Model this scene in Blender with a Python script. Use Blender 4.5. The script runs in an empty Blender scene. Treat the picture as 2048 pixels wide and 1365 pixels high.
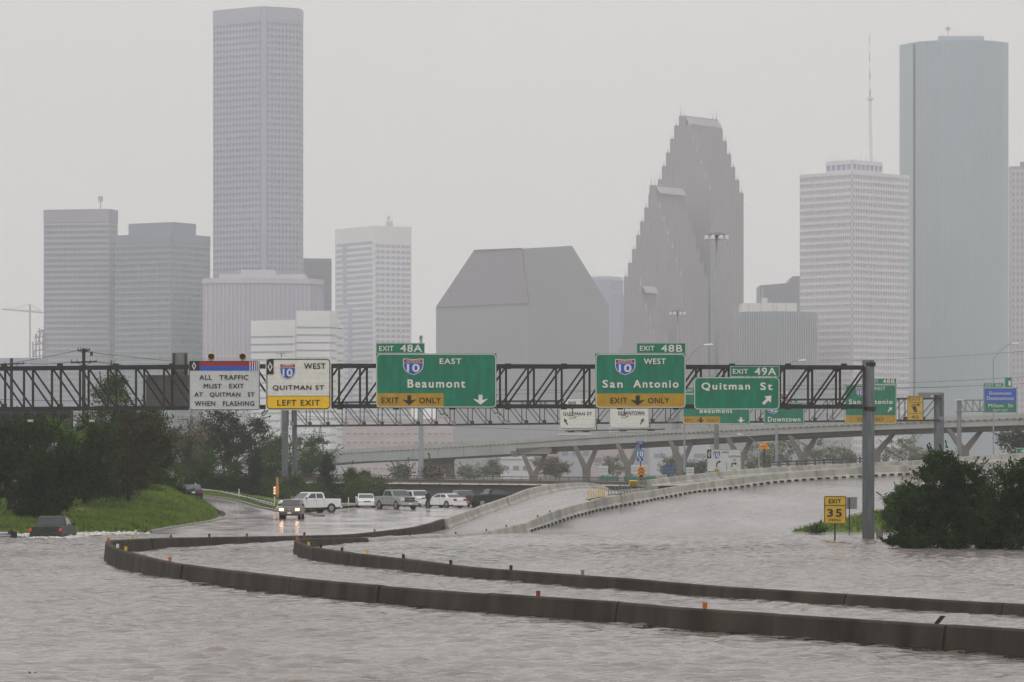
import bpy, math, random
import numpy as np
from mathutils import Vector, Matrix
SC = bpy.context.scene
COL = SC.collection
R = math.radians
# ------------------------------------------------------------------ camera, sky, sun, exposure
F, H, YH, CX = 7700.0, 4.4, 933.0, 1024.0       # focal length in photo pixels, eye height, horizon row, centre column
cam = bpy.data.cameras.new('camera'); co = bpy.data.objects.new('camera', cam); COL.objects.link(co)
co.location = (0, 0, H); co.rotation_euler = (R(90), 0, 0)
cam.sensor_width = 36; cam.lens = F / 2048 * 36; cam.shift_y = (YH - 682.5) / 2048
cam.clip_start = 1; cam.clip_end = 12000
SC.camera = co
W = bpy.data.worlds.new('World'); SC.world = W; W.use_nodes = True
nt = W.node_tree; nt.nodes.clear()
out = nt.nodes.new('ShaderNodeOutputWorld'); bg = nt.nodes.new('ShaderNodeBackground')
sky = nt.nodes.new('ShaderNodeTexSky'); sky.sky_type = 'NISHITA'; sky.sun_disc = False
sky.sun_elevation = R(48); sky.sun_rotation = R(160); sky.dust_density = 6
hs = nt.nodes.new('ShaderNodeHueSaturation'); hs.inputs['Saturation'].default_value = 0.15
nt.links.new(sky.outputs[0], hs.inputs['Color'])
geo = nt.nodes.new('ShaderNodeNewGeometry'); sp = nt.nodes.new('ShaderNodeSeparateXYZ')
tc = nt.nodes.new('ShaderNodeTexCoord'); nt.links.new(tc.outputs['Generated'], sp.inputs[0])
rp = nt.nodes.new('ShaderNodeValToRGB')          # overcast: horizon to zenith
rp.color_ramp.elements[0].position = 0.0; rp.color_ramp.elements[0].color = (0.735, 0.715, 0.705, 1)
rp.color_ramp.elements[1].position = 0.7; rp.color_ramp.elements[1].color = (1.0, 0.985, 0.98, 1)
nt.links.new(sp.outputs['Z'], rp.inputs[0])
sc10 = nt.nodes.new('ShaderNodeVectorMath'); sc10.operation = 'SCALE'; sc10.inputs['Scale'].default_value = 10.0
cn = nt.nodes.new('ShaderNodeTexNoise'); cn.inputs['Scale'].default_value = 3.2; cn.inputs['Detail'].default_value = 4
cmr = nt.nodes.new('ShaderNodeMapRange'); cmr.inputs['From Min'].default_value = .3; cmr.inputs['From Max'].default_value = .7; cmr.inputs['To Min'].default_value = 9.5; cmr.inputs['To Max'].default_value = 10.5
nt.links.new(tc.outputs['Generated'], cn.inputs['Vector']); nt.links.new(cn.outputs['Fac'], cmr.inputs['Value']); nt.links.new(cmr.outputs[0], sc10.inputs['Scale'])
nt.links.new(rp.outputs[0], sc10.inputs[0])
mx = nt.nodes.new('ShaderNodeMix'); mx.data_type = 'RGBA'; mx.inputs['Factor'].default_value = 0.94
nt.links.new(hs.outputs[0], mx.inputs['A']); nt.links.new(sc10.outputs[0], mx.inputs['B'])
nt.links.new(mx.outputs['Result'], bg.inputs['Color']); bg.inputs['Strength'].default_value = 0.1
nt.links.new(bg.outputs[0], out.inputs['Surface'])
sl = bpy.data.lights.new('sun', 'SUN'); sl.energy = 0.5; sl.angle = R(40); sl.color = (1, .97, .94)
so = bpy.data.objects.new('sun', sl); COL.objects.link(so); so.rotation_euler = (R(42), 0, R(-20))
SC.view_settings.view_transform = 'Standard'; SC.view_settings.look = 'None'
SC.view_settings.exposure = 0.0; SC.view_settings.gamma = 1; SC.view_settings.use_curve_mapping = False
cy = SC.cycles
cy.max_bounces = 6; cy.diffuse_bounces = 2; cy.glossy_bounces = 3; cy.transmission_bounces = 2; cy.transparent_max_bounces = 6
cy.volume_bounces = 3; cy.use_denoising = True; cy.caustics_reflective = False; cy.caustics_refractive = False
cy.sample_clamp_indirect = 4; cy.use_adaptive_sampling = True; cy.adaptive_threshold = 0.02

# ------------------------------------------------------------------ helpers
def P(x, y, D): return Vector(((x - CX) * D / F, D, H - (y - YH) * D / F))      # photo pixel at distance D
def G(x, y, z=0.0): return P(x, y, (H - z) * F / (y - YH))                      # photo pixel on the level z
def S(D): return D / F

MAT = {}
def mat(name, col, rough=0.6, var=0.15, scale=1.5, metal=0.0, bump=0.0, bscale=12, streak=None, emit=None, estr=0, spec=0.5, col2=None):
    if name in MAT: return MAT[name]
    m = bpy.data.materials.new(name); m.use_nodes = True; n = m.node_tree; b = n.nodes['Principled BSDF']
    b.inputs['Roughness'].default_value = rough; b.inputs['Metallic'].default_value = metal
    b.inputs['Specular IOR Level'].default_value = spec
    tc = n.nodes.new('ShaderNodeTexCoord'); mp = n.nodes.new('ShaderNodeMapping')
    n.links.new(tc.outputs['Object'], mp.inputs[0])
    if streak: mp.inputs['Scale'].default_value = streak
    ns = n.nodes.new('ShaderNodeTexNoise'); ns.inputs['Scale'].default_value = scale; ns.inputs['Detail'].default_value = 5
    n.links.new(mp.outputs[0], ns.inputs['Vector'])
    cr = n.nodes.new('ShaderNodeValToRGB'); cr.color_ramp.elements[0].position = .3; cr.color_ramp.elements[1].position = .7
    c2 = col2 or tuple(min(1, c * (1 + var)) for c in col)
    cr.color_ramp.elements[0].color = (*[c * (1 - var) for c in col], 1) if not col2 else (*col, 1)
    cr.color_ramp.elements[1].color = (*c2, 1)
    n.links.new(ns.outputs['Fac'], cr.inputs[0]); n.links.new(cr.outputs[0], b.inputs['Base Color'])
    if bump:
        n2 = n.nodes.new('ShaderNodeTexNoise'); n2.inputs['Scale'].default_value = bscale; n2.inputs['Detail'].default_value = 4
        n.links.new(mp.outputs[0], n2.inputs['Vector'])
        bp = n.nodes.new('ShaderNodeBump'); bp.inputs['Distance'].default_value = bump
        n.links.new(n2.outputs['Fac'], bp.inputs['Height']); n.links.new(bp.outputs[0], b.inputs['Normal'])
    if emit:
        b.inputs['Emission Color'].default_value = (*emit, 1); b.inputs['Emission Strength'].default_value = estr
    MAT[name] = m; return m

def curtain(name, col, line, px, pz, lx=.12, lz=.2, rough=.35):
    """far curtain wall: joints in a regular grid too fine to tell apart"""
    if name in MAT: return MAT[name]
    m = mat(name, col, rough, .06, .02)
    n = m.node_tree; b = n.nodes['Principled BSDF']; cr = [k for k in n.nodes if k.type == 'VALTORGB'][0]
    tc = n.nodes.new('ShaderNodeTexCoord'); s = n.nodes.new('ShaderNodeSeparateXYZ'); n.links.new(tc.outputs['Object'], s.inputs[0])
    def ln(o, p, l):
        a = n.nodes.new('ShaderNodeMath'); a.operation = 'MULTIPLY'; a.inputs[1].default_value = 1 / p; n.links.new(o, a.inputs[0])
        f = n.nodes.new('ShaderNodeMath'); f.operation = 'FRACT'; n.links.new(a.outputs[0], f.inputs[0])
        g = n.nodes.new('ShaderNodeMath'); g.operation = 'LESS_THAN'; g.inputs[1].default_value = l; n.links.new(f.outputs[0], g.inputs[0]); return g
    a, c = ln(s.outputs[0], px, lx), ln(s.outputs[2], pz, lz)
    mxx = n.nodes.new('ShaderNodeMath'); mxx.operation = 'MAXIMUM'; n.links.new(a.outputs[0], mxx.inputs[0]); n.links.new(c.outputs[0], mxx.inputs[1])
    mm = n.nodes.new('ShaderNodeMix'); mm.data_type = 'RGBA'; n.links.new(mxx.outputs[0], mm.inputs['Factor'])
    n.links.new(cr.outputs[0], mm.inputs['A']); mm.inputs['B'].default_value = (*line, 1)
    n.links.new(mm.outputs['Result'], b.inputs['Base Color']); return m

ORG = {}
class MB:
    def __init__(s): s.v, s.f = [], []
    def add(s, vs, fs):
        k = len(s.v); s.v += [tuple(v) for v in vs]; s.f += [tuple(i + k for i in f) for f in fs]; return s
    def box(s, c, d, rz=0.0):
        x, y, z = d[0] / 2, d[1] / 2, d[2] / 2; ca, sa = math.cos(rz), math.sin(rz)
        vs = [(c[0] + a * x * ca - b * y * sa, c[1] + a * x * sa + b * y * ca, c[2] + e * z) for a, b, e in
              ((-1, -1, -1), (1, -1, -1), (1, 1, -1), (-1, 1, -1), (-1, -1, 1), (1, -1, 1), (1, 1, 1), (-1, 1, 1))]
        return s.add(vs, [(0, 3, 2, 1), (4, 5, 6, 7), (0, 1, 5, 4), (1, 2, 6, 5), (2, 3, 7, 6), (3, 0, 4, 7)])
    def tube(s, p, q, r, r2=None, n=8, cap=True):
        p, q = Vector(p), Vector(q); d = q - p
        if d.length < 1e-6: return s
        r2 = r if r2 is None else r2
        a = d.normalized(); u = a.cross(Vector((0, 0, 1)) if abs(a.z) < .9 else Vector((1, 0, 0))).normalized(); w = a.cross(u)
        vs = [p + (u * math.cos(t) + w * math.sin(t)) * r for t in [2 * math.pi * i / n for i in range(n)]]
        vs += [q + (u * math.cos(t) + w * math.sin(t)) * r2 for t in [2 * math.pi * i / n for i in range(n)]]
        fs = [(i, (i + 1) % n, n + (i + 1) % n, n + i) for i in range(n)]
        if cap: fs += [tuple(range(n))[::-1], tuple(range(n, 2 * n))]
        return s.add(vs, fs)
    def bar(s, p, q, w, h=None):
        h = w if h is None else h
        p, q = Vector(p), Vector(q); a = (q - p).normalized()
        u = a.cross(Vector((0, 1, 0)) if abs(a.y) < .9 else Vector((0, 0, 1))).normalized(); t = a.cross(u)
        vs = []
        for c in (p, q): vs += [c + u * (i * w / 2) + t * (j * h / 2) for i, j in ((-1, -1), (1, -1), (1, 1), (-1, 1))]
        return s.add(vs, [(0, 1, 2, 3), (7, 6, 5, 4), (0, 4, 5, 1), (1, 5, 6, 2), (2, 6, 7, 3), (3, 7, 4, 0)])
    def prism(s, pts, off):                       # polygon of 3-D points pushed along off
        n = len(pts); o = Vector(off); vs = [Vector(p) for p in pts] + [Vector(p) + o for p in pts]
        return s.add(vs, [tuple(range(n)), tuple(range(n, 2 * n))[::-1]] + [(i, n + i, n + (i + 1) % n, (i + 1) % n) for i in range(n)])
    def poly(s, pts): return s.add(pts, [tuple(range(len(pts)))])
    def strip(s, A, B):
        n = len(A); return s.add(list(A) + list(B), [(i, i + 1, n + i + 1, n + i) for i in range(n - 1)])
    def sweep(s, rows, close=False):              # rows of equal length
        n = len(rows[0]); vs = [p for r in rows for p in r]
        fs = [(i * n + j, i * n + (j + 1) % n, (i + 1) * n + (j + 1) % n, (i + 1) * n + j) for i in range(len(rows) - 1) for j in range(n if close else n - 1)]
        if close: fs += [tuple(range(n))[::-1], tuple(range((len(rows) - 1) * n, len(rows) * n))]
        return s.add(vs, fs)
    def build(s, name, m, parent=None, kind=None, label=None, smooth=False, bevel=0, local=False):
        o0 = ORG.get(parent, Vector((0, 0, 0))) if (parent is not None and not local) else Vector((0, 0, 0))
        me = bpy.data.meshes.new(name)
        me.from_pydata([(v[0] - o0.x, v[1] - o0.y, v[2] - o0.z) for v in s.v], [], s.f)
        me.materials.append(m); 
        import bmesh
        if len(s.f) < 60000:
            b = bmesh.new(); b.from_mesh(me); bmesh.ops.recalc_face_normals(b, faces=b.faces); b.to_mesh(me); b.free()
        if smooth: me.shade_smooth()
        return link(name, me, parent, kind, label, bevel, o0)
def link(name, me, parent=None, kind=None, label=None, bevel=0, o0=Vector((0, 0, 0))):
    o = bpy.data.objects.new(name, me); COL.objects.link(o)
    if parent is not None: o.parent = parent
    ORG[o] = o0
    if kind: o['kind'] = kind
    if label: o['label'] = label
    if bevel:
        md = o.modifiers.new('bevel', 'BEVEL'); md.width = bevel; md.segments = 2; md.limit_method = 'ANGLE'; md.angle_limit = R(25)
    return o
def thing(name, label, cat, loc=(0, 0, 0), rz=0, group=None):
    o = bpy.data.objects.new(name, None); COL.objects.link(o); o.location = loc; o.rotation_euler = (0, 0, rz); o.empty_display_size = .1
    o['label'] = label; o['category'] = cat
    if group: o['group'] = group
    ORG[o] = Vector(loc); return o
def tag(o, label, cat, group=None):
    o['label'] = label; o['category'] = cat
    if group: o['group'] = group
    return o
def same(o, parent, delta):                        # a copy of a part, sharing its mesh
    c = o.copy(); COL.objects.link(c); c.parent = parent; c.location = Vector(o.location) + Vector(delta); return c
def fastmesh(name, V, Fq, m, parent=None, kind=None, label=None):
    """V: N x 3 array, Fq: M x k array of indices"""
    o0 = ORG.get(parent, Vector((0, 0, 0)))
    me = bpy.data.meshes.new(name); V = V - np.array(o0)
    me.vertices.add(len(V)); me.vertices.foreach_set('co', V.astype(np.float32).ravel())
    M, k = Fq.shape; me.loops.add(M * k); me.polygons.add(M)
    me.loops.foreach_set('vertex_index', Fq.astype(np.int32).ravel())
    me.polygons.foreach_set('loop_start', np.arange(0, M * k, k, dtype=np.int32))
    me.update(); me.validate(); me.materials.append(m)
    return link(name, me, parent, kind, label, 0, o0)
def cat_rom(pts, n):                               # smooth resample by arc length
    pts = np.array([tuple(p) for p in pts], float); ext = np.vstack([2 * pts[0] - pts[1], pts, 2 * pts[-1] - pts[-2]])
    o = []
    for i in range(len(pts) - 1):
        a, b, c, d = ext[i:i + 4]
        for t in np.linspace(0, 1, 24, endpoint=False):
            o.append(.5 * (2 * b + (c - a) * t + (2 * a - 5 * b + 4 * c - d) * t * t + (3 * b - a - 3 * c + d) * t ** 3))
    o.append(pts[-1]); o = np.array(o)
    L = np.r_[0, np.cumsum(np.linalg.norm(np.diff(o[:, :2], axis=0), axis=1))]
    t = np.linspace(0, L[-1], n); return np.stack([np.interp(t, L, o[:, k]) for k in range(o.shape[1])], 1), L[-1]

# ------------------------------------------------------------------ materials
concrete = mat('pale_concrete', (.36, .35, .31), .75, .35, .7, bump=.01, bscale=9, streak=(1, 1, .5))
wetconc = mat('wet_brown_concrete', (.046, .038, .030), .72, .5, .8, bump=.012, bscale=8, streak=(1, 1, .4), spec=.12)
joint = mat('joint_dark', (.02, .018, .015), .9, .2)
steel = mat('weathered_steel', (.028, .026, .025), .6, .45, 3, metal=.2)
galv = mat('galvanised_steel', (.23, .24, .25), .5, .25, 3, metal=.4, streak=(3, 3, .3))
polegrey = mat('grey_pole_steel', (.13, .145, .155), .55, .3, 2.5, metal=.3, streak=(3, 3, .3))
lightpole = mat('light_pole_steel', (.3, .33, .36), .5, .1, 2)
green = mat('sign_green', (.0, .18, .10), .45, .22, 1.2, streak=(2.5, 1, .5))
signwhite = mat('sign_white', (.72, .72, .66), .5, .08, 3)
signpale = mat('sign_pale_face', (.56, .58, .58), .5, .08, 2)
signblack = mat('sign_black', (.012, .012, .014), .5, .1)
amber_s = mat('sign_amber', (.44, .26, .012), .5, .15, 2)
yellow_b = mat('sign_bright_yellow', (.85, .52, .01), .5, .08, 2)
yellow = mat('sign_yellow', (.62, .38, .015), .5, .1, 2)
orange = mat('sign_orange', (.85, .3, .01), .5, .1, 2)
blue = mat('sign_blue', (.012, .085, .46), .5, .1)
lblue = mat('sign_light_blue', (.06, .26, .45), .5, .1)
red = mat('sign_red', (.3, .015, .03), .5, .1)
alum = mat('aluminium_back', (.2, .2, .195), .5, .12, 3)
asphalt = None

def wet_mat(name, col, r0, r1, bmp, var=.18):
    m = bpy.data.materials.new(name); m.use_nodes = True; n = m.node_tree; b = n.nodes['Principled BSDF']
    tc = n.nodes.new('ShaderNodeTexCoord'); mp = n.nodes.new('ShaderNodeMapping'); mp.inputs['Scale'].default_value = (1, .22, 1)
    n.links.new(tc.outputs['Object'], mp.inputs[0])
    a = n.nodes.new('ShaderNodeTexNoise'); a.inputs['Scale'].default_value = .35; a.inputs['Detail'].default_value = 6; n.links.new(mp.outputs[0], a.inputs['Vector'])
    cr = n.nodes.new('ShaderNodeValToRGB'); cr.color_ramp.elements[0].position = .35; cr.color_ramp.elements[1].position = .65
    cr.color_ramp.elements[0].color = (*[c * (1 - var) for c in col], 1); cr.color_ramp.elements[1].color = (*[c * (1 + var) for c in col], 1)
    n.links.new(a.outputs['Fac'], cr.inputs[0]); n.links.new(cr.outputs[0], b.inputs['Base Color'])
    mr = n.nodes.new('ShaderNodeMapRange'); mr.inputs['From Min'].default_value = .35; mr.inputs['From Max'].default_value = .65
    mr.inputs['To Min'].default_value = r0; mr.inputs['To Max'].default_value = r1
    n.links.new(a.outputs['Fac'], mr.inputs['Value']); n.links.new(mr.outputs[0], b.inputs['Roughness'])
    c = n.nodes.new('ShaderNodeTexNoise'); c.inputs['Scale'].default_value = 3; c.inputs['Detail'].default_value = 3; n.links.new(tc.outputs['Object'], c.inputs['Vector'])
    bp = n.nodes.new('ShaderNodeBump'); bp.inputs['Distance'].default_value = bmp; n.links.new(c.outputs['Fac'], bp.inputs['Height']); n.links.new(bp.outputs[0], b.inputs['Normal'])
    b.inputs['IOR'].default_value = 1.36
    return m
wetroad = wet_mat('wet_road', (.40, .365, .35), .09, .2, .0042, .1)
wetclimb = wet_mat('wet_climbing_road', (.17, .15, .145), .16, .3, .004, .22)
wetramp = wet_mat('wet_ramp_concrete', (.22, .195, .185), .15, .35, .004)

def water_mat():
    m = bpy.data.materials.new('muddy_flood_water'); m.use_nodes = True; n = m.node_tree; b = n.nodes['Principled BSDF']
    tc = n.nodes.new('ShaderNodeTexCoord')
    def noise(scl, sc, det=4, rot=0.1):
        mp = n.nodes.new('ShaderNodeMapping'); mp.inputs['Scale'].default_value = scl; mp.inputs['Rotation'].default_value = (0, 0, rot)
        n.links.new(tc.outputs['Object'], mp.inputs[0])
        a = n.nodes.new('ShaderNodeTexNoise'); a.inputs['Scale'].default_value = sc; a.inputs['Detail'].default_value = det; n.links.new(mp.outputs[0], a.inputs['Vector']); return a
    big = noise((1, .35, 1), .12, 5)
    cr = n.nodes.new('ShaderNodeValToRGB'); cr.color_ramp.elements[0].position = .35; cr.color_ramp.elements[1].position = .68
    cr.color_ramp.elements[0].color = (.135, .112, .096, 1); cr.color_ramp.elements[1].color = (.25, .22, .20, 1)
    n.links.new(big.outputs['Fac'], cr.inputs[0]); n.links.new(cr.outputs[0], b.inputs['Base Color'])
    b.inputs['Roughness'].default_value = .07; b.inputs['IOR'].default_value = 1.33
    a1 = noise((.42, 1, 1), 1.9, 3, .15); a2 = noise((.5, 1, 1), 4.6, 4, -.1)
    # patches of ruffled and calmer water
    pm = noise((1, .5, 1), .22, 2, .3)
    mr = n.nodes.new('ShaderNodeMapRange'); mr.inputs['From Min'].default_value = .38; mr.inputs['From Max'].default_value = .62; mr.inputs['To Min'].default_value = .35; mr.inputs['To Max'].default_value = 1.25
    n.links.new(pm.outputs['Fac'], mr.inputs['Value'])
    b1 = n.nodes.new('ShaderNodeBump'); b1.inputs['Distance'].default_value = .10; n.links.new(a1.outputs['Fac'], b1.inputs['Height']); n.links.new(mr.outputs[0], b1.inputs['Strength'])
    b2 = n.nodes.new('ShaderNodeBump'); b2.inputs['Distance'].default_value = .075; n.links.new(a2.outputs['Fac'], b2.inputs['Height'])
    n.links.new(b1.outputs[0], b2.inputs['Normal']); n.links.new(b2.outputs[0], b.inputs['Normal'])
    return m
water = water_mat()
def leafmat(name, c1, c2, tr=.15):
    m = mat(name, c1, .7, 0, .45, col2=c2, spec=.08); return m
lf_dark = leafmat('leaf_dark_evergreen', (.008, .022, .005), (.032, .066, .016))
lf_bush = leafmat('leaf_bush_green', (.007, .020, .004), (.032, .070, .014))
lf_mid = leafmat('leaf_mid_green', (.03, .065, .015), (.09, .145, .036))
lf_bright = leafmat('leaf_bright_green', (.05, .10, .02), (.12, .21, .04))
lf_rust = leafmat('leaf_rusty_brown', (.028, .03, .012), (.075, .058, .03))
lf_tan = leafmat('leaf_tan', (.11, .095, .065), (.18, .16, .11))
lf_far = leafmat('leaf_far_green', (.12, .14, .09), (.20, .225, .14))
bark = mat('bark', (.035, .027, .02), .9, .3, 4)
grassm = mat('grass_blades', (.045, .095, .012), .7, 0, .22, col2=(.18, .25, .035), spec=.2)
soilm = mat('grass_soil', (.045, .085, .015), .9, 0, .22, col2=(.14, .18, .04), spec=.2)
groundm = mat('ground_far', (.08, .085, .06), .9, .3, .02)
foamm = mat('foam', (.72, .7, .67), .6, .15, 3)
marking = mat('road_paint', (.78, .78, .74), .35, .15, 4)
# ================================================================== THE SETTING
rng = np.random.default_rng(7); random.seed(11)
def structure(o): o['kind'] = 'structure'; return o
g = MB(); rows = []
for y, z in ((-90, -1.3), (222, -1.3), (238, -.9), (300, -.6), (430, -.3), (446, .05), (900, .05), (3490, .05)):
    rows.append([(x, y, z) for x in (-990, -200, -60, 0, 60, 200, 990)])
structure(g.sweep(rows).build('ground', groundm))

# flood water: real waves where it is near, flat with relief further off
X = np.arange(-36, 38.01, .22); Y = np.arange(60, 252.01, .18)
XX, YY = np.meshgrid(X, Y); Z = np.zeros_like(XX)
wr = np.random.default_rng(3)
for i in range(46):
    wl = 0.6 * (1.03 ** (i % 23)) * wr.uniform(.8, 1.25); th = R(90) + wr.normal(0, .42) + .15; k = 2 * math.pi / wl
    Z += .0056 * wl ** .8 * np.sin(k * (XX * math.cos(th) + YY * math.sin(th)) + wr.uniform(0, 6.28))
Z = Z + .6 * np.abs(Z)                        # sharper crests
gust = .75 + .25 * np.sin(XX * .11 + 2 * np.sin(YY * .045)) * np.sin(YY * .062 + XX * .05)
edge = np.clip(np.minimum(np.minimum(XX + 36, 38 - XX) / 5, np.minimum(YY - 60, 252 - YY) / 10), 0, 1)
Z = Z * np.clip(gust, .3, 1.2) * edge - .01 * edge
V = np.stack([XX.ravel(), YY.ravel(), Z.ravel()], 1); nx, ny = len(X), len(Y)
I = (np.arange(ny - 1)[:, None] * nx + np.arange(nx - 1)[None]).ravel()
Q = np.stack([I, I + 1, I + nx + 1, I + nx], 1)
k = len(V); x0, x1, y0, y1 = X[0], X[-1], Y[0], Y[-1]
ex = np.array([(-500, -89, 0), (500, -89, 0), (500, 320, 0), (-500, 320, 0), (x0, y0, 0), (x1, y0, 0), (x1, y1, 0), (x0, y1, 0)], float)
V = np.vstack([V, ex]); Q = np.vstack([Q, [(k, k + 1, k + 5, k + 4), (k + 1, k + 2, k + 6, k + 5), (k + 2, k + 3, k + 7, k + 6), (k + 3, k, k + 4, k + 7)]])
wo = fastmesh('water', V, Q, water); wo['kind'] = 'structure'; wo.data.shade_smooth()

# wet pavement behind the barriers
RB = [(-16.5, 216), (-15.2, 222), (-13, 228), (-9.9, 234.5), (-7.1, 245.5), (-5.8, 255), (-5.0, 271), (-2.5, 287), (-.3, 303), (1.3, 314), (3, 326), (4.9, 340), (6.9, 355), (9.1, 372), (20, 432)]
def rbx(d): return float(np.interp(d, [p[1] for p in RB], [p[0] for p in RB]))
def pz(d): return float(np.interp(d, [216, 238, 246, 270, 430], [-.35, -.08, .01, .06, .12]))
Ds = [216, 222, 228, 236, 241, 246, 252, 260, 271, 287, 303, 314, 326, 340, 355, 372, 400, 432]
structure(MB().sweep([[(x, d, pz(d)) for x in np.linspace(-70, rbx(d), 9)] for d in Ds]).build('road', wetroad))

# exit road climbing to the left
EL = [P(430, 1052, 290), P(443, 1041, 309), P(455, 1031, 330), P(440, 1022, 340), P(415, 1008, 352), P(385, 996, 366), P(340, 988, 384), P(270, 980, 410)]
ER = [P(640, 1034, 332), P(620, 1030, 337), P(565, 1026, 345), P(530, 1019, 352), P(505, 1013, 358), P(464, 1001.6, 366), P(402, 993, 377), P(290, 984, 400)]
el, _ = cat_rom(EL, 40); er, _ = cat_rom(ER, 40)
el[:, 2] = np.maximum(el[:, 2], .075); er[:, 2] = np.maximum(er[:, 2], .1)
structure(MB().sweep([[tuple(el[i] * (1 - t) + er[i] * t) for t in np.linspace(0, 1, 6)] for i in range(40)]).build('exit_road', wetroad))
# kerbs either side of the exit road
def kerb(curve, w, h, label, m=concrete):
    rows = []
    for i, p in enumerate(curve):
        a = curve[max(i - 1, 0)]; b = curve[min(i + 1, len(curve) - 1)]; t = np.array([b[0] - a[0], b[1] - a[1]]); t /= np.linalg.norm(t); nn = np.array([-t[1], t[0]])
        rows.append([(p[0] + nn[0] * u, p[1] + nn[1] * u, p[2] + z) for u, z in ((-w, -.3), (-w, h * .8), (-w * .7, h), (w, h), (w, -.3))])
    return structure(MB().sweep(rows, True).build('kerb', m))
LC = [P(-300, 1094, 215), P(0, 1077, 236), P(150, 1074, 240), P(270, 1072, 243), P(300, 1066, 253), P(341, 1057, 270), P(378, 1052, 283), P(423, 1044, 303), P(445, 1039, 316)]
lc, _ = cat_rom(LC, 60); lc[:, 2] = np.maximum(lc[:, 2], .03)
kc, _ = cat_rom([P(300, 1066, 253), P(341, 1058, 270), P(378, 1052.5, 283), P(423, 1044.5, 303), P(447, 1039.5, 316), P(455, 1031, 330), P(445, 1023, 339)], 60)
kc[:, 2] = np.maximum(kc[:, 2], .05); kerb(kc, .16, .13, 'k', mat('wet_kerb', (.12, .11, .1), .4, .3, 2))
kerb(er + np.array([.25, .2, 0]), .15, .13, 'k', mat('wet_kerb', (.12, .11, .1), .4, .3, 2))

# grassy bank on the left
BOT = [P(-400, 1090, 216), P(-200, 1080, 231), P(0, 1072, 243.5), P(150, 1070, 247), P(270, 1069, 249), P(300, 1063, 256), P(341, 1055, 270), P(382, 1049, 285), P(415, 1041, 303), P(431, 1027, 330), P(424, 1015, 343), P(404, 1003, 352), P(386, 996, 362), P(366, 990, 374), P(330, 984, 392)]
TOP = [P(-500, 1000, 270), P(-250, 1000, 278), P(0, 998, 290), P(100, 994, 300), P(200, 986, 310), P(250, 980, 316), P(300, 976, 322), P(318, 974.5, 328), P(333, 976, 334), P(340, 980, 341), P(346, 985, 347), P(350, 988, 353), P(350, 990, 361), P(340, 991, 371), P(305, 989, 390)]
nb = 90; bt, _ = cat_rom(BOT, nb); tp, _ = cat_rom(TOP, nb); bt[:, 2] = np.maximum(bt[:, 2], -.02)
def bump2(x, y): return .16 * math.sin(x * .7 + y * .31) * math.sin(y * .43 - x * .2) + .08 * math.sin(x * 2.1 - y * 1.3)
rows = []
for i in range(nb):
    r = []
    for j in range(16):
        t = j / 15; p = bt[i] * (1 - t) + tp[i] * t; zz = bt[i][2] + (tp[i][2] - bt[i][2]) * (t ** .8) + bump2(p[0], p[1]) * math.sin(math.pi * t)
        if j == 0: zz -= .25
        r.append((p[0], p[1], zz))
    r.append((r[-1][0] - 12, r[-1][1] + 14, r[-1][2] + .1)); r.append((r[-1][0] - 90, r[-1][1] + 60, r[-1][2] + .2)); rows.append(r)
structure(MB().sweep(rows).build('grass_bank', soilm))
BANK = rows
def tufts(grid, n, hgt, name, m, rsd=1, jlim=None, per=3):
    """bent blades standing on a grid of points: nobody could count them"""
    rg = np.random.default_rng(rsd); A = np.array(grid); I, J = A.shape[:2]; J2 = jlim or J - 1
    # choose cells by area
    c = (A[:-1, :J2] + A[1:, 1:J2 + 1]) / 2; d1 = A[1:, 1:J2 + 1] - A[:-1, :J2]; d2 = A[1:, :J2] - A[:-1, 1:J2 + 1]
    ar = np.linalg.norm(np.cross(d1, d2), axis=2).ravel(); idx = rg.choice(len(ar), n, p=ar / ar.sum()); ii, jj = idx // J2, idx % J2
    u, v = rg.random(n)[:, None], rg.random(n)[:, None]
    p = (A[ii, jj] * (1 - u) + A[ii + 1, jj] * u) * (1 - v) + (A[ii, jj + 1] * (1 - u) + A[ii + 1, jj + 1] * u) * v
    Vs, Fs = [], []
    for k in range(per):
        th = rg.uniform(0, 6.28, n); w = rg.uniform(.03, .07, n); h = hgt * rg.uniform(.4, 1.2, n); ln = rg.normal(0, .35, (n, 2)) * h[:, None]
        off = rg.normal(0, .12, (n, 2)); b = p.copy(); b[:, 0] += off[:, 0]; b[:, 1] += off[:, 1]; b[:, 2] -= .05
        dx = np.stack([np.cos(th) * w, np.sin(th) * w, np.zeros(n)], 1); tip = b + np.c_[ln, h]
        Vs.append(np.stack([b - dx, b + dx, tip], 1).reshape(-1, 3))
    V = np.vstack(Vs); Fa = np.arange(len(V)).reshape(-1, 3)
    o = fastmesh(name, V, Fa, m); o['kind'] = 'stuff'; return o
tag(tufts(BANK, 42000, .3, 'grass', grassm, 5, 16), 'long green grass on the bank left of the exit road', 'grass')

# grass verge right of the exit road, under the crash rail
VB = er[6:36] + np.array([.4, .35, .1]); VT, _ = cat_rom([P(640, 1016, 372), P(600, 1014, 378), P(550, 1006, 382), P(505, 994, 386), P(464, 986, 390), P(402, 977, 396), P(320, 972, 408)], 30)
rows = [[tuple(VB[i] * (1 - t) + VT[i] * t + np.array([0, 0, .05 * math.sin(i + 5 * t)])) for t in np.linspace(0, 1, 7)] + [(VT[i][0] + 4, VT[i][1] + 60, VT[i][2] * .6)] for i in range(30)]
structure(MB().sweep(rows).build('grass_verge', soilm)); tag(tufts(rows, 9000, .13, 'grass', grassm, 6, 6), 'rough grass on the verge under the crash rail of the exit road', 'grass')

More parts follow.
